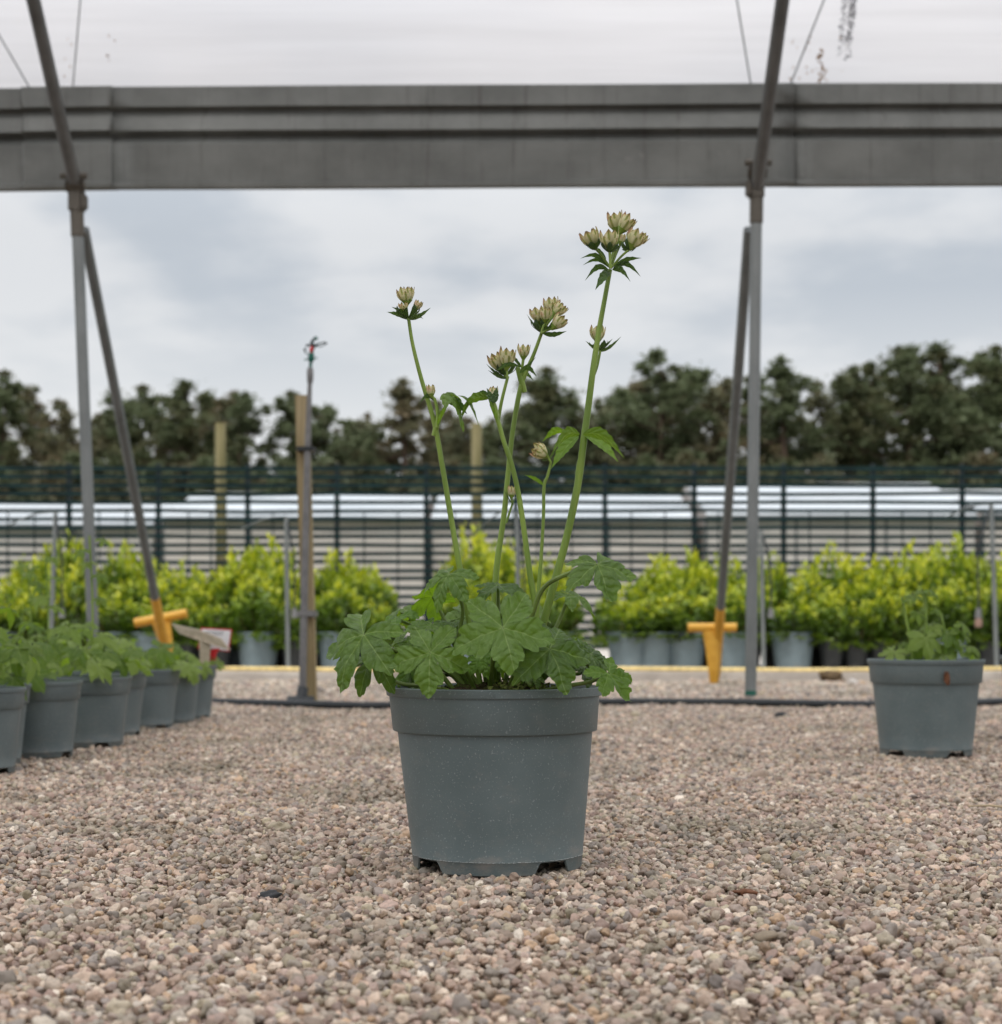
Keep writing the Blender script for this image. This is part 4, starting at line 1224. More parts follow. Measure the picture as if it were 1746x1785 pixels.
for rn, Y, lst, hf_ in rows:
    for px, kind in sorted(lst):
        if kind == 'black' and Y < 10.2: wide = 0.82
        else: wide = rs.uniform(0.95, 1.12)
        row = np.interp(px, sil_x, sil_y)
        H = (P(0, row, Y).z - 0.045) * hf_ * rs.uniform(0.96, 1.2)
        H = max(H, 0.42)
        lm = landmark(px); key = (rn, lm); c_ = cnt.get(key, 0); cnt[key] = c_ + 1
        num = '' if c_ == 0 else f', {order[c_]} one'
        lab = f"{order[c_]} {rn} golden shrub {lm}"
        shrub(px, Y, H, kind, lab, vi, wide); vi += 1

# ------------------------------------------------------------------ astrantia leaves, stems, heads
def palmate(Rr=1.0, nl=5, seed=0, droop=0.25, fold=0.16, notch=0.28, M_=13, T_=12, teeth=4, span=300, twist=0.0, lens=None):
    """a palmately lobed, toothed leaf in the XY plane (tip of the middle lobe along +Y, stalk side at -Y); returns verts, faces, per-corner uv"""
    rng = np.random.default_rng(seed)
    cs = np.linspace(-span / 2 + span / nl / 2, span / 2 - span / nl / 2, nl)
    cs = np.radians(cs + rng.normal(0, 3.0, nl))
    hw0 = np.radians(span / nl / 2)
    if lens is None:
        lens = 1.0 - 0.22 * (np.abs(np.linspace(-1, 1, nl))) ** 1.5 + rng.normal(0, 0.05, nl)
    bend = droop * (1 + 0.35 * rng.normal(size=nl))
    th, lobe, sg = [], [], []
    bounds = [cs[0] - hw0] + [(cs[i] + cs[i + 1]) / 2 for i in range(nl - 1)] + [cs[-1] + hw0]
    for i in range(nl):
        for t in np.linspace(0, 1, 2 * M_ + 1)[(0 if i == 0 else 1):]:
            th.append(bounds[i] + (bounds[i + 1] - bounds[i]) * t)
            s = t * 2 - 1
            lobe.append(i); sg.append(s)
    th = np.array(th); lobe = np.array(lobe); sg = np.array(sg); a_ = np.abs(sg)
    prof = notch + (1 - notch) * (1 - a_ ** 3.6) ** 0.75
    prof = prof * (0.90 + 0.14 * np.clip(1 - a_ * 2.2, 0, 1))
    saw = (a_ * teeth * 1.3 + 0.15) % 1.0
    prof *= 1 - 0.07 * saw * (0.7 + 0.5 * np.sin(lobe * 3 + sg * 2)) * (a_ > 0.10) * (1 - 0.6 * (a_ > 0.93))
    # two deeper cuts make each lobe three-pointed near the tip
    prof *= 1 - 0.11 * np.exp(-((a_ - 0.45 - 0.04 * np.sin(lobe * 2.1)) / 0.06) ** 2)
    rad = prof * lens[lobe]
    # widen lobes towards the tips so neighbours nearly touch
    ts = np.linspace(0.0, 1, T_ + 1) ** 0.9
    vs = []
    ph = rng.random(8) * 6
    for t in ts:
        r = rad * t
        c = cs[lobe]; dl = th - c
        # lobes broaden outwards: angular spread grows with t
        ang = c + dl * (0.90 + 0.17 * t)
        u = r * np.cos(dl); v = r * np.sin(dl)
        x = r * np.sin(ang); y = r * np.cos(ang)
        z = fold * np.abs(v) * 1.6 * (1 - 0.4 * t) - bend[lobe] * (r ** 2) * 0.9
        z += 0.085 * np.sin(8 * x + ph[0]) * np.sin(8 * y + ph[1]) * r + 0.055 * np.sin(17 * x + ph[2] + 5 * y) * r ** 2
        z += 0.05 * np.sin(3 * ang + ph[3]) * r
        q = np.sin(((u - np.abs(v) * 0.85) * 5.2 + 0.25 * np.sin(7 * x + ph[4]) + 0.2 * np.sin(9 * y + ph[5])) * 6.283)
        z += 0.009 * q * np.clip(t * 1.5, 0, 1) + 0.016 * np.sin(31 * x + 6 * y + ph[6]) * np.sin(27 * y - 5 * x + ph[7]) * np.clip(t * 2, 0, 1) * np.clip(t * 2, 0, 1) * (np.abs(v) > 0.01)
        vs.append(np.stack([x, y, z], 1))
    vs = np.concatenate(vs) * Rr
    n = len(th)
    fs, uv = [], []
    Ulist = []
    for j, t in enumerate(ts):
        Ulist.append(rad * t)
    for j in range(len(ts) - 1):
        for i in range(n - 1):
            fs.append((j * n + i, j * n + i + 1, (j + 1) * n + i + 1, (j + 1) * n + i))
            L_ = lobe[i + 1]
            for (jj, ii) in ((j, i), (j, i + 1), (j + 1, i + 1), (j + 1, i)):
                dl = th[ii] - cs[L_]; r = Ulist[jj][ii]
                uv.append((r * math.cos(dl), r * math.sin(dl)))
    return vs, fs, uv

def orient(n, tip):
    """rotation that sends local Z to n and local Y as near as possible to tip"""
    z = Vector(n).normalized(); y = Vector(tip); y = (y - z * y.dot(z)).normalized(); x = y.cross(z)
    return Matrix((x, y, z)).transposed()

MAINROOT = empty('potted_astrantia', (MAIN.x, MAIN.y, 0))
tag(MAINROOT, 'large flowering astrantia with tall green-cream flower heads in the grey pot at the front centre', 'potted plant')
MO = Vector((MAIN.x, MAIN.y, 0))

# main pot, lower skirt cut by drainage notches
def pot_mesh(name, mat, rim_r, H, notch_centres, notch_half=13, lean=0.0, n=240, base_r=None, band=0.042, seam=True):
    k_ = rim_r / 0.13; hk = H / 0.216
    base_r = base_r or 0.1015 * k_
    r_at = lambda z: base_r + (0.1175 * k_ - base_r) * (z / (0.162 * hk))
    def zlow(a):
        for c in notch_centres:
            d_ = abs((math.degrees(a) - c + 180) % 360 - 180)
            if d_ < notch_half: return 0.014 * hk
            if d_ < notch_half + 4: return 0.014 * hk * (1 - (d_ - notch_half) / 4)
        return 0.0
    zb = H - 0.0105 * hk - band * hk
    prof = [('low', 0), (None, 0.0152 * hk), (None, 0.0165 * hk), (None, 0.05 * hk), (None, 0.10 * hk), (None, zb - 0.002)]
    vs = []; fs = []
    rings = []
    def ring(fn):
        b_ = len(vs)
        for i in range(n):
            a_ = 2 * PI * i / n
            r_, z_ = fn(a_)
            vs.append((r_ * math.sin(a_) - lean * z_, -r_ * math.cos(a_), z_))
        rings.append(b_)
    ring(lambda a_: (r_at(zlow(a_)) - 0.0012, zlow(a_)))
    ring(lambda a_: (r_at(zlow(a_)), zlow(a_) + 0.0008))
    ring(lambda a_: (r_at(0.0152 * hk), 0.0152 * hk))
    if seam: ring(lambda a_: (r_at(0.0156 * hk) + 0.0004, 0.0158 * hk))
    for z_ in (0.0168 * hk, 0.05 * hk, 0.10 * hk, zb - 0.001): ring(lambda a_, z_=z_: (r_at(z_), z_))
    R1 = 0.1232 * k_; R2 = 0.1268 * k_
    ring(lambda a_: (R1 - 0.0006, zb)); ring(lambda a_: (R1, zb + 0.0008))
    ring(lambda a_: (R2, H - 0.0108 * hk)); ring(lambda a_: (rim_r - 0.0006, H - 0.0105 * hk)); ring(lambda a_: (rim_r, H - 0.0098 * hk)); ring(lambda a_: (rim_r + 0.0004, H - 0.001)); ring(lambda a_: (rim_r - 0.0006, H))
    ring(lambda a_: (rim_r - 0.0030, H)); ring(lambda a_: (R2 - 0.003, H - 0.010 * hk)); ring(lambda a_: (R1 - 0.004, zb)); ring(lambda a_: (r_at(zb) - 0.002, zb - 0.004)); ring(lambda a_: (r_at(0.017) - 0.002, 0.017 * hk))
    ring(lambda a_: (r_at(0.0) - 0.004, 0.0165 * hk)); ring(lambda a_: (r_at(zlow(a_)) - 0.0025, zlow(a_)))
    for j in range(len(rings) - 1):
        if j == len(rings) - 1: break
        a0, b0 = rings[j], rings[j + 1]
        for i in range(n):
            k2 = (i + 1) % n
            fs.append((a0 + i, a0 + k2, b0 + k2, b0 + i))
    a0, b0 = rings[-1], rings[0]
    for i in range(n):
        k2 = (i + 1) % n; fs.append((a0 + i, a0 + k2, b0 + k2, b0 + i))
    # base plate
    b_ = len(vs); vs.append((0, 0, 0.0165 * hk)); rr_ = rings[-2]
    for i in range(n): fs.append((b_, rr_ + i, rr_ + (i + 1) % n))
    me = mesh(name, vs, fs, mat); me.set_sharp_from_angle(angle=R(38))
    return me
pme = pot_mesh('pot', M['pot'], 0.130, 0.216, (-54, 40, 130, -142), 11, lean=0.020)
obj('pot', pme, MAINROOT)
# ragged pale flash line left by the mould near the foot
fl_ = MB()
rf = random.Random(9)
for i in range(150):
    a_ = R(-74 + i * 1.0)
    if rf.random() < 0.35: continue
    z_ = 0.0160 + rf.uniform(-0.0003, 0.0003); r_ = 0.1015 + (0.1175 - 0.1015) * z_ / 0.162 + 0.0012
    b_ = a_ + R(rf.uniform(0.6, 1.1)); hh = rf.uniform(0.0003, 0.0008)
    pt = lambda an, z: Vector((r_ * math.sin(an) - 0.02 * z, -r_ * math.cos(an), z))
    e = 0.0006
    q0, q1 = pt(a_, z_), pt(b_, z_)
    fl_.add([q0, q1, q1 + Vector((0, 0, hh)), q0 + Vector((0, 0, hh)), q0 * (1 + 0.006), q1 * (1 + .006)], [(0, 1, 5, 4), (4, 5, 2, 3), (0, 4, 3), (1, 2, 5)])
fo = fl_.build('mould_flash', M['burr'], MAINROOT, smooth=False); fo['kind'] = 'stuff'

def soil_mesh(r, z0, dome, seed):
    rng = np.random.default_rng(seed); vs = []; fs = []; n = 64; m_ = 26
    for j in range(m_ + 1):
        for i in range(n):
            a_ = 2 * PI * i / n; q = r * j / m_
            z = z0 + dome * (1 - (j / m_) ** 2) + rng.normal(0, 0.0018)
            vs.append((q * math.cos(a_), q * math.sin(a_), z))
    for j in range(m_):
        for i in range(n):
            k2 = (i + 1) % n; fs.append((j * n + i, j * n + k2, (j + 1) * n + k2, (j + 1) * n + i))
    return mesh('soil', vs, fs, M['soil'])
obj('soil', soil_mesh(0.1205, 0.197, 0.022, 3), MAINROOT, loc=(-0.004, 0, 0))
# bits of moss and bark on the compost
mo = MB(); rm = random.Random(4)
for i in range(260):
    a_ = rm.random() * 6.28; q_ = 0.115 * math.sqrt(rm.random()); x, y = q_ * math.cos(a_), q_ * math.sin(a_)
    if i > 120: x, y = rm.gauss(0.035, 0.02), rm.gauss(-0.04, 0.02)
    z = 0.197 + 0.022 * (1 - ((x * x + y * y) / 0.0152)) + rm.uniform(0, 0.006)
    s_ = rm.uniform(0.0012, 0.0034); d_ = Vector((rm.gauss(0, 1), rm.gauss(0, 1), rm.gauss(0, .6) + .5)).normalized() * s_ * 2; w_ = d_.orthogonal() * 0.5
    c_ = Vector((x, y, z)); mo.add([c_ - w_, c_ + w_, c_ + d_, c_ + d_ * .5 + w_.cross(d_).normalized() * s_ * .5], [(0, 1, 3), (1, 2, 3), (2, 0, 3), (0, 2, 1)])
fo = mo.build('moss', simple('moss_crumbs', (0.10, 0.12, 0.025), 0.9, var=0.6, scale=200), MAINROOT, smooth=False); fo['kind'] = 'stuff'

# ---- leaves of the main plant: centre pixel, distance, normal, tip direction, radius px, lobes, droop, fold, seed, young, stalk root offset, label
def add_leaf(cpx, Y, nrm, tip, rpx, nl=5, droop=0.3, fold=0.16, seed=1, mat='leaf', span=300, notch=0.30, rootoff=None, mids=None, lens=None, nostalk=False, srad=0.0024):
    c = P(cpx[0], cpx[1], Y)
    Rr = rpx / FPX * Y
    v, f, uv = palmate(Rr, nl, seed, droop, fold * 1.7, notch=notch, span=span, lens=lens)
    Mx = orient(nrm, tip)
    Mx4 = Mx.to_4x4()
    W = np.array(Mx) @ v.T
    # weight pulls the outer parts down
    d2 = (W[0] ** 2 + W[1] ** 2) / Rr ** 2
    W[2] -= 0.0
    me = mesh('leaf', W.T, f, M[mat], uv=uv)
    o = obj('leaf', me, MAINROOT, loc=c - MO)
    if not nostalk:
        ro = rootoff if rootoff is not None else (c.x - MAIN.x) * 0.32
        root = Vector((MAIN.x + ro, MAIN.y + (Y - MAIN.y) * 0.25, 0.208))
        n_ = Vector(nrm).normalized()
        if mids: pts = [root] + [P(*m_) for m_ in mids] + [c]
        else:
            m1 = root.lerp(c, 0.45) + Vector((0, 0, (c - root).length * 0.16)); m2 = c - n_ * 0.012
            pts = [root, m1, m2, c]
        sp = spline([p - c for p in pts], 7)
        q = MB(); q.tube(sp, lerp_list([srad * 1.25, srad, srad * 0.72], len(sp)), 8)
        so = q.build('leaf_stalk', M['stalk'], None); so.parent = o
    return o
# large central leaf
add_leaf((876, 1094), 1.935, (0.05, -0.90, 0.42), (0.12, 0, -1), 94, 5, 0.16, 0.15, 21, span=352, notch=0.42, lens=np.array([0.86, 0.98, 0.90, 1.0, 0.84]), rootoff=-0.01)
# left-middle leaf over the rim
add_leaf((750, 1137), 1.94, (-0.12, -0.88, 0.45), (-0.05, 0, -1), 78, 5, 0.22, 0.18, 22, span=350, notch=0.30, lens=np.array([0.80, 0.92, 1.0, 0.95, 0.75]))
# far-left drooping leaf
add_leaf((634, 1106), 1.98, (-0.35, -0.70, 0.62), (-0.45, -0.2, -0.9), 96, 5, 0.42, 0.20, 23, span=320, notch=0.26, mids=[(745, 1150, 2.04), (690, 1135, 2.02)])
# lower far-left leaf
add_leaf((652, 1146), 2.02, (-0.30, -0.55, 0.78), (-0.4, -0.3, -0.6), 66, 5, 0.6, 0.2, 24, span=320, notch=0.24, mids=[(742, 1196, 2.02), (700, 1192, 2.02), (668, 1176, 2.02)])
# top-left leaf, seen from the side
add_leaf((783, 1001), 2.03, (-0.28, -0.55, 0.78), (-0.55, -0.5, -0.55), 58, 5, 0.65, 0.2, 25, span=310, notch=0.3, mids=[(800, 1130, 2.07), (806, 1060, 2.06)])
# backlit leaf, the light through it put into a brighter leaf colour
add_leaf((754, 1040), 2.09, (-0.30, 0.55, 0.55), (-0.75, 0, -0.6), 54, 5, 0.3, 0.15, 26, mat='leaf_bright', span=300, notch=0.3, mids=[(790, 1120, 2.08), (772, 1075, 2.09)])
# right top leaf on its arched stalk
add_leaf((1041, 984), 1.97, (0.16, -0.62, 0.72), (0.25, -0.4, -0.85), 76, 5, 0.62, 0.17, 27, span=330, notch=0.24, mids=[(905, 1150, 2.02), (928, 1070, 2.0), (950, 1022, 1.99), (1000, 996, 1.975)], rootoff=0.012, srad=0.0030)
# right middle leaf hanging over the rim
add_leaf((958, 1131), 1.955, (0.22, -0.80, 0.50), (0.25, -0.1, -0.95), 84, 5, 0.35, 0.17, 28, span=330, notch=0.34, lens=np.array([0.75, 0.92, 1.0, 0.98, 0.85]))
# right lower leaf at the rim
add_leaf((1060, 1174), 1.93, (0.50, -0.62, 0.60), (0.6, -0.2, -0.8), 62, 5, 0.32, 0.18, 29, mat='leaf_bright', span=300, notch=0.32, mids=[(985, 1196, 1.99), (1030, 1188, 1.985)])
# back right leaf above it
add_leaf((1046, 1146), 2.04, (0.5, -0.35, 0.8), (0.8, -0.2, -0.3), 46, 5, 0.4, 0.2, 30, span=320)
# flat leaf across the middle, behind
add_leaf((868, 1020), 2.06, (0.05, -0.26, 0.96), (0.5, -0.8, -0.2), 56, 5, 0.35, 0.2, 31, span=330, mids=[(868, 1140, 2.07), (868, 1060, 2.06)])
# back right leaf near the stalk
add_leaf((992, 1036), 2.10, (0.15, -0.30, 0.94), (0.9, -0.3, 0.1), 50, 5, 0.5, 0.22, 32, span=320, mids=[(950, 1130, 2.09), (975, 1080, 2.1)])
# left mid leaves behind
add_leaf((690, 1078), 2.09, (-0.45, -0.2, 0.85), (-0.9, -0.3, 0.2), 56, 5, 0.5, 0.22, 33, mat='leaf_bright', span=320, mids=[(790, 1140, 2.08), (735, 1100, 2.09)])
add_leaf((752, 1088), 2.04, (-0.1, -0.35, 0.93), (-0.4, -0.8, 0), 54, 5, 0.4, 0.22, 34, span=330, mids=[(800, 1150, 2.05), (770, 1110, 2.04)])
# darker leaves filling the middle and back
add_leaf((925, 1118), 2.05, (0.15, -0.8, 0.45), (0.3, 0, -1), 70, 5, 0.35, 0.2, 35, span=330)
add_leaf((815, 1075), 2.12, (-0.1, -0.5, 0.8), (-0.2, 0.2, 0.9), 62, 5, 0.35, 0.2, 36, span=330)
add_leaf((905, 1060), 2.16, (0.1, -0.5, 0.8), (0.3, 0.2, 0.9), 60, 5, 0.45, 0.2, 37, span=330)
add_leaf((720, 1160), 2.06, (-0.3, -0.6, 0.6), (-0.4, 0, -0.9), 44, 5, 0.45, 0.2, 38, mat='leaf_bright', span=320)
add_leaf((990, 1120), 2.12, (0.4, -0.3, 0.85), (0.9, 0, 0.1), 58, 5, 0.5, 0.2, 39, span=320)
add_leaf((1005, 1132), 2.06, (0.3, -0.65, 0.6), (0.5, 0, -0.8), 48, 5, 0.3, 0.2, 40, span=320)
add_leaf((835, 1150), 2.03, (-0.1, -0.6, 0.7), (-0.5, -0.3, -0.6), 36, 5, 0.5, 0.2, 41, mat='leaf_bright', span=320)
add_leaf((700, 1062), 2.20, (-0.4, 0.1, 0.9), (-0.9, 0.3, 0.1), 56, 5, 0.6, 0.2, 42, span=320)
add_leaf((930, 1180), 1.99, (0.2, -0.5, 0.8), (0.3, -0.7, -0.3), 24, 5, 0.4, 0.2, 43, span=320)

# small filler leaves low in the mound
fr_ = random.Random(12)
for k_ in range(22):
    fx_ = fr_.uniform(700, 1030); fy_ = fr_.uniform(1075, 1170) + abs(fx_ - 865) * 0.10; fY = fr_.uniform(2.02, 2.17)
    add_leaf((fx_, fy_), fY, ((fx_ - 865) / 260, fr_.uniform(-0.7, -0.2), 0.75), ((fx_ - 865) / 150 + fr_.uniform(-.3, .3), fr_.uniform(-.5, .3), -0.45), fr_.uniform(38, 58), 5, fr_.uniform(0.35, 0.65), 0.2,
             400 + k_, mat='leaf_bright' if k_ % 6 == 0 else 'leaf', span=325, notch=fr_.uniform(0.25, 0.4))

# ---- stems
def stem(pts, widths, name='flower_stem', Y=2.08, parent=None):
    ps = [P(p[0], p[1], p[2] if len(p) > 2 else Y) - MO for p in pts]
    sp = spline(ps, 7)
    rad = [w_ / 2 / FPX * Y for w_ in lerp_list(widths, len(sp))]
    q = MB(); q.tube(sp, rad, 12)
    return q.build(name, M['stem'], MAINROOT)
def swell(p, Y, w, h, lean=0.0):
    c = P(p[0], p[1], Y) - MO; k_ = Y / FPX
    q = MB(); q.tube([c + Vector((-lean * h * k_, 0, -h * k_)), c + Vector((-lean * h * k_ * .4, 0, -h * 0.4 * k_)), c, c + Vector((lean * h * k_, 0, h * k_))], [w * 0.36 * k_, w * 0.44 * k_, w * 0.47 * k_, w * 0.34 * k_], 12)
    return q.build('stem_node', M['stem'], MAINROOT)
stem([(712, 556), (719, 600), (734, 660), (757, 738), (772, 820), (788, 915), (803, 1000), (822, 1110), (838, 1198)], [6.0, 6.5, 7.5, 9, 9.5, 10, 10.5, 10, 10], Y=2.07)
swell((762, 738), 2.07, 12, 22, 0.28)
stem([(944, 580), (930, 618), (914, 655), (904, 690), (893, 755), (885, 830), (878, 900), (866, 985), (860, 1080), (856, 1198)], [6, 6.5, 8, 9, 9, 9.5, 10, 11, 11, 10], Y=2.12)
swell((908, 662), 2.12, 12, 22, -0.30)
stem([(885, 656), (874, 700), (868, 735)], [5.5, 6, 6.5], Y=2.08)
stem([(856, 704), (868, 735), (878, 770), (893, 815), (905, 870), (916, 945), (924, 1005), (932, 1060), (925, 1130), (905, 1198)], [7, 8, 8.5, 9, 9.5, 10, 10.5, 11, 11, 11], Y=2.06)
stem([(960, 805), (954, 830), (948, 848), (947, 900), (943, 970), (938, 1035), (935, 1110), (925, 1198)], [4.5, 5.5, 6, 6, 6.5, 7.5, 8, 8], Y=2.05)
stem([(1063, 470), (1054, 520), (1044, 575), (1034, 640), (1025, 710), (1017, 770), (1010, 825), (1000, 880), (984, 950), (962, 1030), (945, 1090), (925, 1150), (905, 1198)], [8, 8.5, 9.5, 11, 12, 13, 13.5, 13.5, 14, 14.5, 15, 15, 15], Y=2.08)
swell((1011, 812), 2.08, 15, 30, 0.16)
stem([(1046, 612), (1040, 640), (1030, 670), (1022, 720), (1015, 770), (1010, 815)], [4.5, 5, 5.5, 6, 6, 6], Y=2.10)
stem([(893, 878), (888, 893), (882, 912)], [3.5, 4, 4], Y=2.11)
stem([(757, 694), (762, 715), (763, 745)], [5, 6, 7], Y=2.06)

# ---- lance-shaped collar leaves
def lance_mesh(p0, p1, width, sag, side, Y0, Y1, n=10, curl=0.15, serr=0.12, name='collar_leaf', seed=0):
    rng = np.random.default_rng(seed)
    a_ = P(p0[0], p0[1], Y0) - MO; b_ = P(p1[0], p1[1], Y1) - MO
    Ln = (b_ - a_).length; w = width / FPX * Y0; 
    up = Vector((0, 0, 1)); d_ = (b_ - a_).normalized()
    s = Vector(side).normalized(); s = (s - d_ * s.dot(d_)).normalized()
    nrm = s.cross(d_)
    if nrm.z < 0: nrm = -nrm
    vs, uv_, fs, uv = [], [], [], []
    m_ = 4
    for i in range(n + 1):
        t = i / n
        c = a_.lerp(b_, t) + up * (sag / FPX * Y0) * math.sin(PI * t) * (1.1 - 0.3 * t)
        ww = w * (0.16 + 0.84 * math.sin(PI * min(1, t ** 0.8 * 0.97)) ** 0.85) * (1 - t ** 4)
        ww *= 1 + serr * (1 if i % 2 else -1) * (0.3 < t < 0.97)
        for j in range(-m_ // 2, m_ // 2 + 1):
            q = j / (m_ / 2)
            vs.append(c + s * ww * q * 0.5 + nrm * (abs(q) * ww * curl)); uv_.append((t * 0.95, q * 0.22 * (1 - t * .5)))
    k_ = m_ + 1
    for i in range(n):
        for j in range(m_):
            f = (i * k_ + j, i * k_ + j + 1, (i + 1) * k_ + j + 1, (i + 1) * k_ + j); fs.append(f); uv += [uv_[x] for x in f]
    return vs, fs, uv
def collar(p0, p1, width, sag=4, side=(0, 1, 0.4), Y=2.08, dy=0.0, mat='bract_leaf', serr=0.12, seed=0, n=10, name='collar_leaf'):
    side = (side[0], side[1] * 0.75, side[2] - 0.55)
    vs, fs, uv = lance_mesh(p0, p1, width, sag, side, Y, Y + dy, n=n, serr=serr, seed=seed)
    return obj(name, mesh(name, vs, fs, M[mat], uv=uv), MAINROOT)

# ---- flower heads
def head_mesh(size, nb, openness, seed, closed=False, rows_=2, florets=True, mat='bract'):
    rng = np.random.default_rng(seed)
    vs, fs, uv, uvv = [], [], [], []
    L_ = size
    for w in range(rows_):
        for i in range(nb):
            a_ = 2 * PI * (i + 0.5 * w) / nb + rng.normal(0, 0.06)
            Lb = L_ * (rng.uniform(0.9, 1.06) if w == 0 else rng.uniform(0.62, 0.86))
            wd = 2 * PI * L_ * 0.40 / nb * 1.35
            ru = Vector((math.cos(a_), math.sin(a_), 0)); tu = Vector((-math.sin(a_), math.cos(a_), 0))
            op = openness * rng.uniform(0.85, 1.15); b0 = len(vs); ns = 7
            for k_ in range(ns + 1):
                t = k_ / ns
                r_ = L_ * (0.08 + op * math.sin(t * PI * 0.56) * 0.50) + 0.02 * L_ * (1 - w) + (0.02 * L_ * t * t if not closed else -0.22 * L_ * t * t)
                z = Lb * (t ** 1.15)
                ww = wd * (0.35 + 0.65 * math.sin(min(1, t * 1.25 + 0.12) * PI * 0.5)) * (1 if t < 0.72 else max(0.03, (1 - ((t - 0.72) / 0.28) ** 1.2)))
                for j in (-1, -0.5, 0, 0.5, 1):
                    bulge = (1 - j * j) * 0.07 * L_ * (1 - 0.5 * t)
                    vs.append(ru * (r_ + bulge) + tu * ww * 0.5 * j + Vector((0, 0, z))); uvv.append((j * 0.5 + 0.5, t))
            for k_ in range(ns):
                for j in range(4):
                    f = (b0 + k_ * 5 + j, b0 + k_ * 5 + j + 1, b0 + (k_ + 1) * 5 + j + 1, b0 + (k_ + 1) * 5 + j); fs.append(f); uv += [uvv[x] for x in f]
    # domed cluster of florets inside
    nf = 30 if florets else 0
    for i in range(nf):
        a_ = i * 2.39996; r_ = L_ * 0.30 * math.sqrt(i / nf); z = L_ * (0.42 + 0.16 * (1 - (i / nf))) + rng.normal(0, 0.01) * L_
        c = Vector((r_ * math.cos(a_), r_ * math.sin(a_), z)); s_ = 0.055 * L_; b0 = len(vs)
        for dv in ((1, 0, 0), (-1, 0, 0), (0, 1, 0), (0, -1, 0), (0, 0, 1.3), (0, 0, -1)):
            vs.append(c + Vector(dv) * s_); uvv.append((0.1, 0.5))
        for f in ((0, 2, 4), (2, 1, 4), (1, 3, 4), (3, 0, 4), (2, 0, 5), (1, 2, 5), (3, 1, 5), (0, 3, 5)):
            f = tuple(b0 + x for x in f); fs.append(f); uv += [uvv[x] for x in f]
    return mesh('flower_head', vs, fs, M[mat], uv=uv)
def head(px, py, w, tilt, Y=2.08, fwd=0.0, open_=1.0, seed=0, h=None, closed=False, nb=7, node=None, sw=4.2, cup=True):
    """flower head with its base at pixel (px, py); w = width px; tilt degrees to the right, fwd towards the camera"""
    base = P(px, py, Y) - MO
    h = (h or w * 1.02) * 0.96; w = w * 0.88
    L_ = h / FPX * Y
    me = head_mesh(L_, nb, open_ * 0.5 * w / h / 0.62, seed, closed)
    rot = Euler((R(fwd), R(tilt), random.random() * 0), 'XYZ')
    o = obj('flower_head', me, MAINROOT, loc=base, rot=Euler((R(fwd), R(tilt), 0)))
    q = MB(); k_ = Y / FPX
    q.lathe([(0.0, -0.20 * L_), (0.08 * L_, -0.19 * L_), (0.17 * L_, -0.04 * L_), (0.30 * L_, 0.16 * L_), (0.26 * L_, 0.20 * L_), (0.0, 0.20 * L_)], 12)
    c_ = q.build('calyx', M['stem'], None); c_.parent = o
    if node is not None:
        n0 = P(node[0], node[1], Y) - MO
        ax = Euler((R(fwd), R(tilt), 0)).to_matrix() @ Vector((0, 0, 1))
        sp = spline([n0, n0.lerp(base, 0.55) + Vector((0, 0, 0.0008)), base - ax * L_ * 0.12], 5)
        q = MB(); q.tube(sp, sw / 2 * k_, 8); q.build('pedicel', M['stem'], MAINROOT)
    return o
# cluster A, highest on the right
NA = (1064, 468)
head(1075, 402, 27, -8, 2.09, 4, 1.0, 1, h=34, node=NA, sw=5)
head(1082, 403, 25, 34, 2.07, 10, 1.0, 2, h=33, node=NA)
head(1036, 430, 31, -26, 2.06, 12, 1.05, 3, h=34, node=NA)
head(1062, 433, 31, -3, 2.045, 10, 1.05, 4, h=32, node=NA, sw=5)
head(1081, 425, 14, 12, 2.12, 0, 0.9, 5, h=20, node=NA)
head(1099, 431, 30, 26, 2.06, 8, 1.0, 6, h=34, node=NA)
head(1110, 424, 16, 48, 2.10, 0, 1.0, 7, h=22, node=None)
for i, (q0, q1, w_, sg, s_, dy) in enumerate([((1062, 466), (1011, 451), 9, 14, (0, 1, -.6), 0.0), ((1060, 466), (1015, 463), 7, 12, (0, 1, -.6), 0.01), ((1060, 470), (1019, 490), 12, 13, (0, 1, -.7), -0.015),
                                             ((1062, 473), (1037, 506), 16, 6, (1, .6, 0), -0.03), ((1067, 470), (1099, 492), 15, 9, (.4, 1, -.9), -0.025), ((1069, 467), (1118, 450), 10, 6, (0, 1, -.7), 0.005),
                                             ((1070, 468), (1117, 483), 10, 15, (0, 1, -.7), 0.0), ((1056, 452), (1030, 428), 9, 3, (0, 1, 0), 0.0), ((1075, 442), (1092, 418), 10, 3, (0, 1, .3), 0.0)]):
    collar(q0, q1, w_, sg, s_, 2.07, dy, seed=i)
# green collars right under the heads
def under(px, py, spread, k, Y, tilt=0, seed=0, ln=16):
    """rosette of green collar leaves cupping the heads"""
    L_ = ln * 1.15 / FPX * Y
    me = head_mesh(L_, k, 0.5 * (spread * 2) / (ln * 1.15) / 0.55, 300 + seed, rows_=1, florets=False, mat='bract_leaf')
    me.name = 'collar_leaf'
    return obj('collar_leaf', me, MAINROOT, loc=P(px, py - 1, Y) - MO, rot=Euler((R(6), R(tilt), seed * 0.7)))
under(1036, 436, 13, 5, 2.06, -26, 1); under(1062, 441, 15, 6, 2.045, 0, 2, 14); under(1098, 438, 13, 5, 2.06, 26, 3)
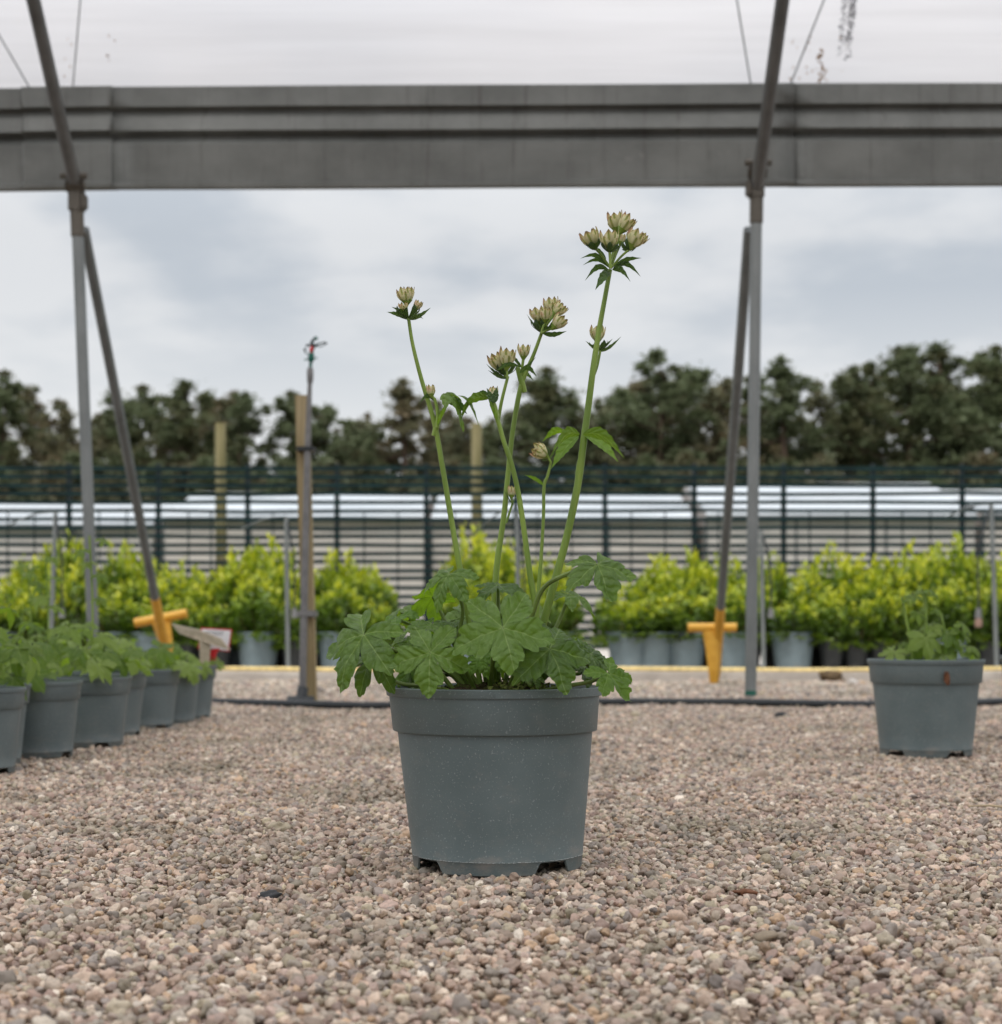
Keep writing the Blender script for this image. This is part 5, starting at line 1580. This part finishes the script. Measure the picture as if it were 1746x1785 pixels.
# cluster B
NB = (943, 581)
head(940, 562, 27, -14, 2.11, 10, 1.0, 11, h=29, node=NB)
head(950, 560, 20, 4, 2.10, 14, 1.0, 12, h=26, node=NB)
head(962, 549, 24, -6, 2.13, 0, 1.0, 13, h=32, node=NB)
head(966, 549, 22, 42, 2.12, 4, 1.0, 14, h=27, node=NB)
head(964, 571, 24, 46, 2.10, 12, 1.0, 15, h=28, node=NB)
under(944, 580, 18, 7, 2.11, 0, 21, 18); collar((942, 580), (918, 548), 9, -4, (0, 1, 0), 2.11, seed=3); collar((945, 581), (988, 577), 11, -5, (0, 1, -.3), 2.11, seed=4); collar((945, 578), (974, 562), 13, -4, (0, 1, .2), 2.10, seed=5)
# cluster C
NC = (884, 662)
head(873, 645, 27, -24, 2.08, 12, 1.0, 16, h=33, node=NC)
head(883, 640, 26, 4, 2.07, 8, 1.0, 17, h=35, node=NC)
under(880, 655, 22, 7, 2.08, 0, 31, 18)
collar((882, 660), (847, 634), 10, -5, (0, 1, 0), 2.08, seed=6); collar((884, 660), (850, 645), 8, -4, (0, 1, 0), 2.07, seed=7); collar((866, 646), (912, 642), 9, 9, (0, 1, -.5), 2.05, seed=8)
# small head beside it
head(912, 624, 22, 4, 2.12, 6, 1.0, 18, h=24, node=(908, 660), sw=5)
collar((908, 640), (888, 612), 12, -3, (0, 1, 0), 2.11, seed=9); collar((906, 650), (934, 622), 12, -4, (0, 1, 0), 2.11, seed=10)
collar((906, 648), (936, 658), 12, 12, (0, 1, -.6), 2.10, seed=11); collar((908, 650), (930, 664), 8, 4, (0, 1, -.4), 2.13, seed=12)
# head F, top of the left stem
NF = (711, 558)
head(707, 527, 27, -12, 2.07, 2, 1.0, 20, h=27, node=NF)
head(710, 527, 16, 6, 2.08, 0, 0.9, 21, h=29, node=None)
head(703, 540, 20, -6, 2.06, 16, 1.1, 22, h=13, node=None)
head(724, 540, 14, 26, 2.07, 4, 1.0, 23, h=18, node=NF)
under(711, 556, 20, 7, 2.07, 0, 41, 18)
collar((711, 557), (674, 544), 11, 2, (0, 1, -.2), 2.07, seed=13); collar((711, 553), (682, 535), 9, 2, (0, 1, -.2), 2.07, seed=14)
collar((712, 557), (751, 536), 11, -5, (0, 1, -.1), 2.07, seed=15); collar((713, 557), (738, 556), 7, 6, (0, 1, -.4), 2.06, seed=16)
# head D beside the tall stem
head(1041, 595, 27, 2, 2.12, 2, 1.0, 24, h=28, node=(1045, 613))
under(1045, 612, 16, 6, 2.12, 0, 51, 14)
collar((1045, 613), (1083, 586), 10, -6, (0, 1, 0), 2.11, seed=17); collar((1045, 613), (1020, 594), 9, -2, (0, 1, 0), 2.13, seed=18); collar((1047, 610), (1068, 590), 9, -2, (0, 1, 0), 2.12, seed=19)
# E, small bud low between the stems
head(891, 866, 13, 6, 2.11, 0, 1.0, 25, h=20, node=(893, 880)); collar((893, 880), (876, 850), 5, -2, (0, 1, 0), 2.11, seed=20); collar((892, 880), (899, 866), 7, -2, (0, 1, 0), 2.10, seed=21)
# G, pinkish half-open head leaning left
head(952, 795, 25, -58, 2.045, 18, 1.15, 26, h=30, node=(960, 806)); under(954, 800, 14, 6, 2.045, -40, 61, 12)
# H, bud at the fork of the left stem with a drooping divided leaf
head(752, 690, 13, -8, 2.06, 0, 1.0, 27, h=20, node=(757, 696)); collar((757, 700), (730, 704), 9, 12, (0, 1, -.6), 2.06, seed=22)
add_leaf((775, 686), 2.055, (0.25, -0.35, 0.85), (0.85, -0.3, -0.4), 52, 3, 0.7, 0.25, 51, span=170, notch=0.2, nostalk=True)
collar((762, 742), (790, 684), 24, -4, (0, 1, .2), 2.055, mat='leaf_bright', seed=23)
collar((798, 690), (836, 746), 24, 14, (.6, 1, 0), 2.055, mat='leaf', seed=24); collar((778, 698), (814, 722), 22, 6, (0, 1, -.5), 2.06, seed=25)
# I, closed bud wrapped in green at the top of the crossing stem
head(858, 698, 22, 6, 2.06, 0, 1.0, 28, h=26, closed=True, nb=7, node=(866, 728), sw=10)
collar((866, 732), (848, 686), 20, -6, (0, 1, 0), 2.055, mat='leaf_bright', seed=26); collar((852, 694), (804, 712), 20, 9, (0, 1, -.5), 2.055, mat='leaf', seed=27)
collar((820, 702), (803, 732), 16, 3, (0, 1, 0), 2.055, mat='leaf_bright', seed=28); collar((852, 690), (830, 686), 9, 4, (0, 1, -.3), 2.06, seed=29)
collar((862, 702), (848, 676), 12, -3, (1, .2, 0), 2.05, seed=30); collar((862, 702), (866, 674), 12, 0, (1, .3, 0), 2.052, seed=31)
# leaves at the node of the tallest stem
collar((1016, 757), (1089, 800), 27, 17, (.3, 1, -.7), 2.06, -0.03, mat='leaf', seed=32, n=14, name='stem_leaf')
collar((1018, 757), (1078, 806), 32, 6, (.9, .5, .3), 2.08, 0.0, mat='leaf_bright', seed=33, n=14, name='stem_leaf')
collar((1010, 757), (957, 800), 27, 18, (-.3, 1, -.7), 2.06, -0.03, mat='leaf', seed=34, n=14, name='stem_leaf')
collar((1008, 760), (960, 818), 30, 6, (-.9, .6, .2), 2.08, 0.0, mat='leaf_bright', seed=35, n=14, name='stem_leaf')
collar((985, 753), (945, 770), 16, 9, (0, 1, -.5), 2.10, mat='leaf_bright', seed=36, name='stem_leaf')
collar((948, 847), (914, 828), 9, 3, (0, 1, -.3), 2.05, mat='leaf_bright', seed=37)

# ------------------------------------------------------------------ other potted plants
leaf_bank = []
for k_ in range(8):
    v, f, uv = palmate(1.0, 5, 60 + k_, 0.45 + 0.07 * (k_ % 4), 0.22, notch=0.14, M_=7, T_=6, span=320)
    leaf_bank.append(mesh('leaf', v, f, M['leaf_far'], uv=uv))
stalk_me = {}
p2 = pot_mesh('pot', M['pot'], 0.130, 0.216, (-54, 28, 126, -142), 11, n=120)
p_small = pot_mesh('pot', M['pot_small'], 0.1025, 0.168, (-30, 60, 150, -120), 11, n=96)
s_big = soil_mesh(0.122, 0.190, 0.008, 5); s_small = soil_mesh(0.095, 0.145, 0.008, 6)
def small_plant(name, loc, potme, soilme, zs, lab, leaves, group, seed, stems=(), rz=0.0, hgt_=0.14, spread=0.11, lr=(0.035, 0.055)):
    rr = random.Random(seed)
    root = empty(name, (loc[0], loc[1], 0)); tag(root, lab, 'potted plant', group)
    obj('pot', potme, root, rot=(0, 0, rz)); obj('soil', soilme, root)
    if isinstance(leaves, int):
        spec = []
        for i in range(leaves):
            an = 2 * PI * i / leaves * 1.618 * 2 + rr.uniform(-.3, .3); q = math.sqrt((i + 0.6) / leaves)
            x = math.cos(an) * q * spread; y = math.sin(an) * q * spread
            z = zs + hgt_ * (1 - 0.55 * q ** 1.5) * rr.uniform(0.25, 1.15)
            spec.append((Vector((x, y, z)), Vector((x * 5 + rr.gauss(0, .25), y * 5 - 0.30 + rr.gauss(0, .25), 0.85)), Vector((x, y, -0.04)) + Vector((rr.gauss(0, .03), rr.gauss(0, .03), 0)), rr.uniform(*lr)))
        if seed in (100, 103, 200, 202, 205, 207):          # a few plants push taller shoots
            for i in range(6):
                z = zs + hgt_ * (1.15 + 0.16 * i); x = 0.03 * math.sin(i * 2.4 + seed); y = 0.02 * math.cos(i * 2.4)
                spec.append((Vector((x, y, z)), Vector((x * 12, -0.45, 0.8)), Vector((math.sin(i * 2.4 + seed), -0.3, -0.1)), rr.uniform(0.020, 0.034)))
            stems = [([Vector((0.004, 0, zs - .01)), Vector((0.008, 0, zs + hgt_)), Vector((0, 0, zs + hgt_ * 2.0))], 0.0028)]
    else: spec = leaves
    for (c, n_, tp, rad) in spec:
        o = obj('leaf', rr.choice(leaf_bank), root)
        Mx = orient(n_, tp).to_4x4()
        o.matrix_local = Matrix.Translation(c) @ Mx @ Matrix.Scale(rad, 4)
        base = Vector((c.x * 0.25, c.y * 0.25, zs - 0.01))
        q = MB(); sp = spline([base, base.lerp(c, 0.5) + Vector((0, 0, 0.012)), c], 4)
        inv = o.matrix_local.inverted()
        q.tube([inv @ p for p in sp], 0.0017 / rad, 5, caps=False); so = mesh('leaf_stalk', q.v, q.f, M['stalk']); obj('leaf_stalk', so, o)
    for (pts, w_) in stems:
        q = MB(); q.tube(spline(pts, 5), w_, 6); q.build('stem', M['stem'], root)
    return root

# plant in the pot at the right: leaves placed as in the photo
Y2 = POT2.y; O2 = Vector((POT2.x, POT2.y, 0))
def L2(px, py, dy=0): return P(px, py, Y2 + dy) - O2
k2 = Y2 / FPX
lv = [(1558, 1136, 32, (-.3, -.5, .7), (-.5, -.3, -.8), -0.02), (1576, 1122, 22, (-.1, -.4, .9), (.4, -.2, .2), 0.03), (1613, 1112, 38, (0, -.8, .5), (.1, 0, -1), -0.03), (1650, 1104, 34, (.3, -.6, .7), (.6, -.2, -.5), 0.0),
      (1672, 1098, 28, (.4, -.3, .8), (.9, 0, -.2), 0.02), (1625, 1088, 24, (0, -.4, .9), (.3, -.8, 0), 0.04), (1690, 1128, 20, (.3, -.5, .8), (.5, -.4, -.5), 0.0), (1703, 1134, 16, (.5, -.5, .6), (.8, -.1, -.6), 0.0),
      (1606, 1150, 18, (-.1, -.7, .6), (-.3, 0, -.9), 0.02), (1622, 1150, 16, (.2, -.6, .6), (.5, 0, -.8), 0.0), (1653, 1128, 20, (.3, -.6, .6), (.3, 0, -1), 0.0), (1590, 1040, 22, (-.2, -.4, .8), (-.8, -.3, 0), 0.0),
      (1606, 1034, 24, (0, -.5, .8), (.2, -.2, .9), 0.02), (1622, 1030, 20, (.2, -.3, .9), (.9, -.3, 0), 0.0), (1632, 1064, 20, (.2, -.4, .8), (.8, -.2, -.2), 0.02), (1600, 1068, 18, (-.2, -.4, .8), (-.8, -.2, -.2), 0.0)]
lv += [(1580 + 11 * i_ + (i_ * 7) % 9, 1144 - (i_ * 13) % 62, 22 + (i_ * 5) % 9, ((i_ - 5) * 0.12, -0.55, 0.7), ((i_ - 5) * 0.25, -0.2, -0.6 + (i_ % 3) * 0.3), 0.05 - 0.012 * (i_ % 6)) for i_ in range(11)]
leaves2 = [(L2(x, y, dy), Vector(n_), Vector(t_), r_ * k2) for (x, y, r_, n_, t_, dy) in lv]
st2 = [([L2(1592, 1165), L2(1585, 1110), L2(1575, 1060), L2(1572, 1040)], 0.0033), ([L2(1612, 1165), L2(1614, 1100), L2(1613, 1060), L2(1610, 1030)], 0.0032), ([L2(1655, 1165), L2(1650, 1120), L2(1640, 1070)], 0.0022)]
small_plant('potted_astrantia', (POT2.x, POT2.y), p2, s_big, 0.20, 'young leafy astrantia in a grey pot standing alone at the right', leaves2, None, 77, st2)
bf = MB()
c_ = P(1648, 1180, Y2 - 0.128) - O2
rr = random.Random(2)
vs = []; 
for j in range(7):
    for i in range(5):
        t = j / 6; w_ = (0.0075 * math.sin(PI * (0.12 + 0.8 * t))) * (i - 2) / 2
        vs.append(c_ + Vector((w_ + 0.004 * t, -0.003 - 0.003 * math.sin(i * 2 + j), 0.012 - 0.03 * t + rr.uniform(-.001, .001))))
bf.add(vs, [(j * 5 + i, j * 5 + i + 1, j * 5 + i + 6, j * 5 + i + 5) for j in range(6) for i in range(4)])
tag(bf.build('dead_leaf', M['bark_piece']), 'curled brown dead leaf stuck to the rim of the right-hand pot', 'dead leaf')
bpy.data.objects['dead_leaf'].location = O2
small_plant('potted_astrantia', (POT3.x, POT3.y), p2, s_big, 0.20, 'grey pot mostly cut off by the right edge of the view', 12, None, 78)

row_labels1 = ['nearest grey pot of the left row, cut off by the left edge', 'grey pot mostly hidden behind the nearest pot at the left edge', 'third grey pot from the front of the left row, leaves spilling over',
               'widest fully lit grey pot in the left row with the tallest plant', 'narrow grey pot showing as a sliver behind the widest pot of the left row', 'grey pot in the left row below the yellow anchor', 'second grey pot from the far end of the left row',
               'farthest grey pot of the left row, holding the beige board']
heights = [0.22, 0.17, 0.13, 0.18, 0.10, 0.09, 0.08, 0.055]
for i, ((x, y), lab) in enumerate(zip(row1, row_labels1)):
    n_ = [15, 10, 15, 16, 10, 11, 10, 8][i]
    small_plant('potted_astrantia', (x, y), p_small, s_small, 0.152, lab, n_, 'grey pots of young plants in the left row', 100 + i, rz=i * 0.9, hgt_=heights[i], spread=0.12, lr=(0.032, 0.056))
for i, (x, y) in enumerate(row2):
    small_plant('potted_astrantia', (x, y), p_small, s_small, 0.152, f'{order[i]} grey pot of leafy growth behind the front row at the left', 13, 'grey pots of young plants behind the left row', 200 + i, rz=i * 1.3,
                hgt_=[.16, .17, .17, .15, .10, .17, .19, .17, .17, .10, .12][i], spread=0.11, lr=(0.030, 0.050))
# taller thin shoots in the plant under the left post
# beige board and red-edged label in the farthest pot
o8 = Vector((row1[7][0], row1[7][1], 0)); Y8 = row1[7][1]
bt = empty('plant_marker', P(350, 1185, Y8)); tag(bt, 'beige T-shaped marker board leaning in the farthest pot of the left row', 'marker')
ob = P(350, 1185, Y8)
q = MB(); ps = [P(299, 1088, Y8 + .09), P(345, 1098, Y8 + .02), P(384, 1113, Y8 - .03), P(400, 1133, Y8 - .05), P(352, 1118, Y8), P(312, 1104, Y8 + .07)]
vs = [p - ob for p in ps] + [p - ob + Vector((0.002, 0.006, 0.001)) for p in ps]
n = len(ps); fs = [tuple(range(n)), tuple(range(2 * n - 1, n - 1, -1))] + [(i, (i + 1) % n, n + (i + 1) % n, n + i) for i in range(n)]
q.add(vs, fs); q.build('board', M['beige_card'], bt, smooth=False)
q = MB(); ps = [P(347, 1112, Y8 + .004), P(367, 1114, Y8 + .004), P(363, 1186, Y8 + .004), P(349, 1186, Y8 + .004)]
vs = [p - ob for p in ps] + [p - ob + Vector((0, 0.006, 0)) for p in ps]; n = 4
q.add(vs, [(0, 1, 2, 3), (7, 6, 5, 4)] + [(i, (i + 1) % 4, 4 + (i + 1) % 4, 4 + i) for i in range(4)]); q.build('stem', M['beige_card'], bt, smooth=False)
rl = empty('plant_label', P(366, 1185, Y8 + .04)); tag(rl, 'white label card with a red border on a red stake behind the beige board', 'label')
ob = P(366, 1185, Y8 + .04); Yl = Y8 + .04
def slab(pxs, Y, th, mat, nm, parent, ob):
    ps = [P(x, y, Y) for x, y in pxs]; n = len(ps)
    vs = [p - ob for p in ps] + [p - ob + Vector((0, th, 0)) for p in ps]
    q = MB(); q.add(vs, [tuple(range(n)), tuple(range(2 * n - 1, n - 1, -1))] + [(i, (i + 1) % n, n + (i + 1) % n, n + i) for i in range(n)])
    return q.build(nm, mat, parent, smooth=False)
slab([(350, 1094), (404, 1097), (399, 1136), (344, 1131)], Yl, 0.003, M['red'], 'border', rl, ob)
slab([(352, 1096), (402, 1099), (397, 1134), (347, 1129)], Yl - 0.002, 0.0015, M['white_card'], 'card', rl, ob)
tl = MB()
rr = random.Random(8)
for row_ in (1101, 1105):
    x = 358
    while x < 386:
        w_ = rr.uniform(2, 5)
        ps = [P(x, row_, Yl - 0.003), P(x + w_, row_ + .2, Yl - 0.003), P(x + w_, row_ + 1.6, Yl - 0.003), P(x, row_ + 1.4, Yl - 0.003)]
        tl.add([p - ob for p in ps], [(0, 1, 2, 3)]); x += w_ + 1.2
o = tl.build('small_print', M['cord'], rl, smooth=False); o['kind'] = 'stuff'
slab([(370, 1131), (383, 1130), (377, 1140), (373, 1167), (362, 1167), (366, 1136)], Yl - 0.006, 0.004, M['red'], 'stake', rl, ob)

# ------------------------------------------------------------------ loose stones, clods and twigs
def rock(px, row, size, mat, lab, seed, flat=0.6, elong=1.3, nm='stone'):
    Y = CAM_H * FPX / (row - CY); c = P(px, row, Y)
    bm = bmesh.new(); bmesh.ops.create_icosphere(bm, subdivisions=3, radius=1)
    rng = np.random.default_rng(seed); k_ = rng.normal(size=(5, 3)) * 2.3; ph = rng.random(5) * 6
    s_ = size / FPX * Y / 2
    for v in bm.verts:
        f = 1 + 0.17 * sum(math.sin(v.co.dot(Vector(k_[j])) + ph[j]) for j in range(5))
        v.co = Vector((v.co.x * s_ * elong * f, v.co.y * s_ * f, v.co.z * s_ * flat * f))
    me = bpy.data.meshes.new(nm); bm.to_mesh(me); bm.free(); me.materials.append(mat); me.polygons.foreach_set('use_smooth', [True] * len(me.polygons))
    o = obj(nm, me, None, loc=(c.x, Y, s_ * flat * 0.55 + float(hgt(c.x, Y)))); tag(o, lab, 'stone')
rock(1362, 1252, 17, M['dark_stone'], 'dark charcoal stone on the gravel left of the right-hand pot', 1, 0.7)
rock(470, 1558, 30, M['dark_stone'], 'flat black stone in the gravel at the lower left of the main pot', 2, 0.45)
rock(1300, 1563, 27, M['bark_piece'], 'dark reddish brown stone in the gravel at the lower right', 3, 0.4)
rock(1332, 1650, 34, simple('tan_stone', (0.27, 0.22, 0.16), 0.8, bump=0.4), 'large tan stone proud of the gravel at the lower right', 4, 0.7, 1.1)
rock(1486, 1192, 14, simple('white_stone', (0.62, 0.58, 0.53), 0.7), 'small white stone beside the kerb behind the right-hand pot', 5, 0.8, 1.0)
q_ = simple('brown_moss_clod', (0.11, 0.075, 0.04), 0.95, var=0.5, scale=90, bump=0.9)
rock(1455, 1188, 34, q_, 'brown mossy clod lying against the kerb', 6, 0.6, 1.2, nm='soil_clod')
bpy.data.objects['soil_clod']['category'] = 'clod'
rock(1130, 1478, 20, simple('pale_stone', (0.5, 0.42, 0.34), 0.7), 'pale buff stone in the gravel to the right of the main pot', 7, 0.6)
q = MB(); a_ = P(1690, 1412, 2.7); b_ = P(1760, 1416, 2.7); z_ = 0.006
q.tube([Vector((a_.x, 2.71, z_)), Vector(((a_.x + b_.x) / 2, 2.70, z_ + .002)), Vector((b_.x, 2.68, z_))], [0.0012, 0.002, 0.0016], 6)
tag(q.build('twig', M['dry_twig']), 'dry straw-coloured twig on the gravel at the right edge', 'twig')
q = MB(); a_ = P(640, 1765, 1.28); q.tube([Vector((a_.x - 0.33 + i * 0.012, 1.28 + 0.003 * math.sin(i), 0.008)) for i in range(5)], [0.001, 0.002, 0.0024, 0.002, 0.001], 6)
tag(q.build('twig', simple('reddish_twig', (0.42, 0.24, 0.16), 0.8)), 'short reddish twig on the gravel at the bottom left', 'twig')
print('SCENE BUILT', N, 'pebbles')
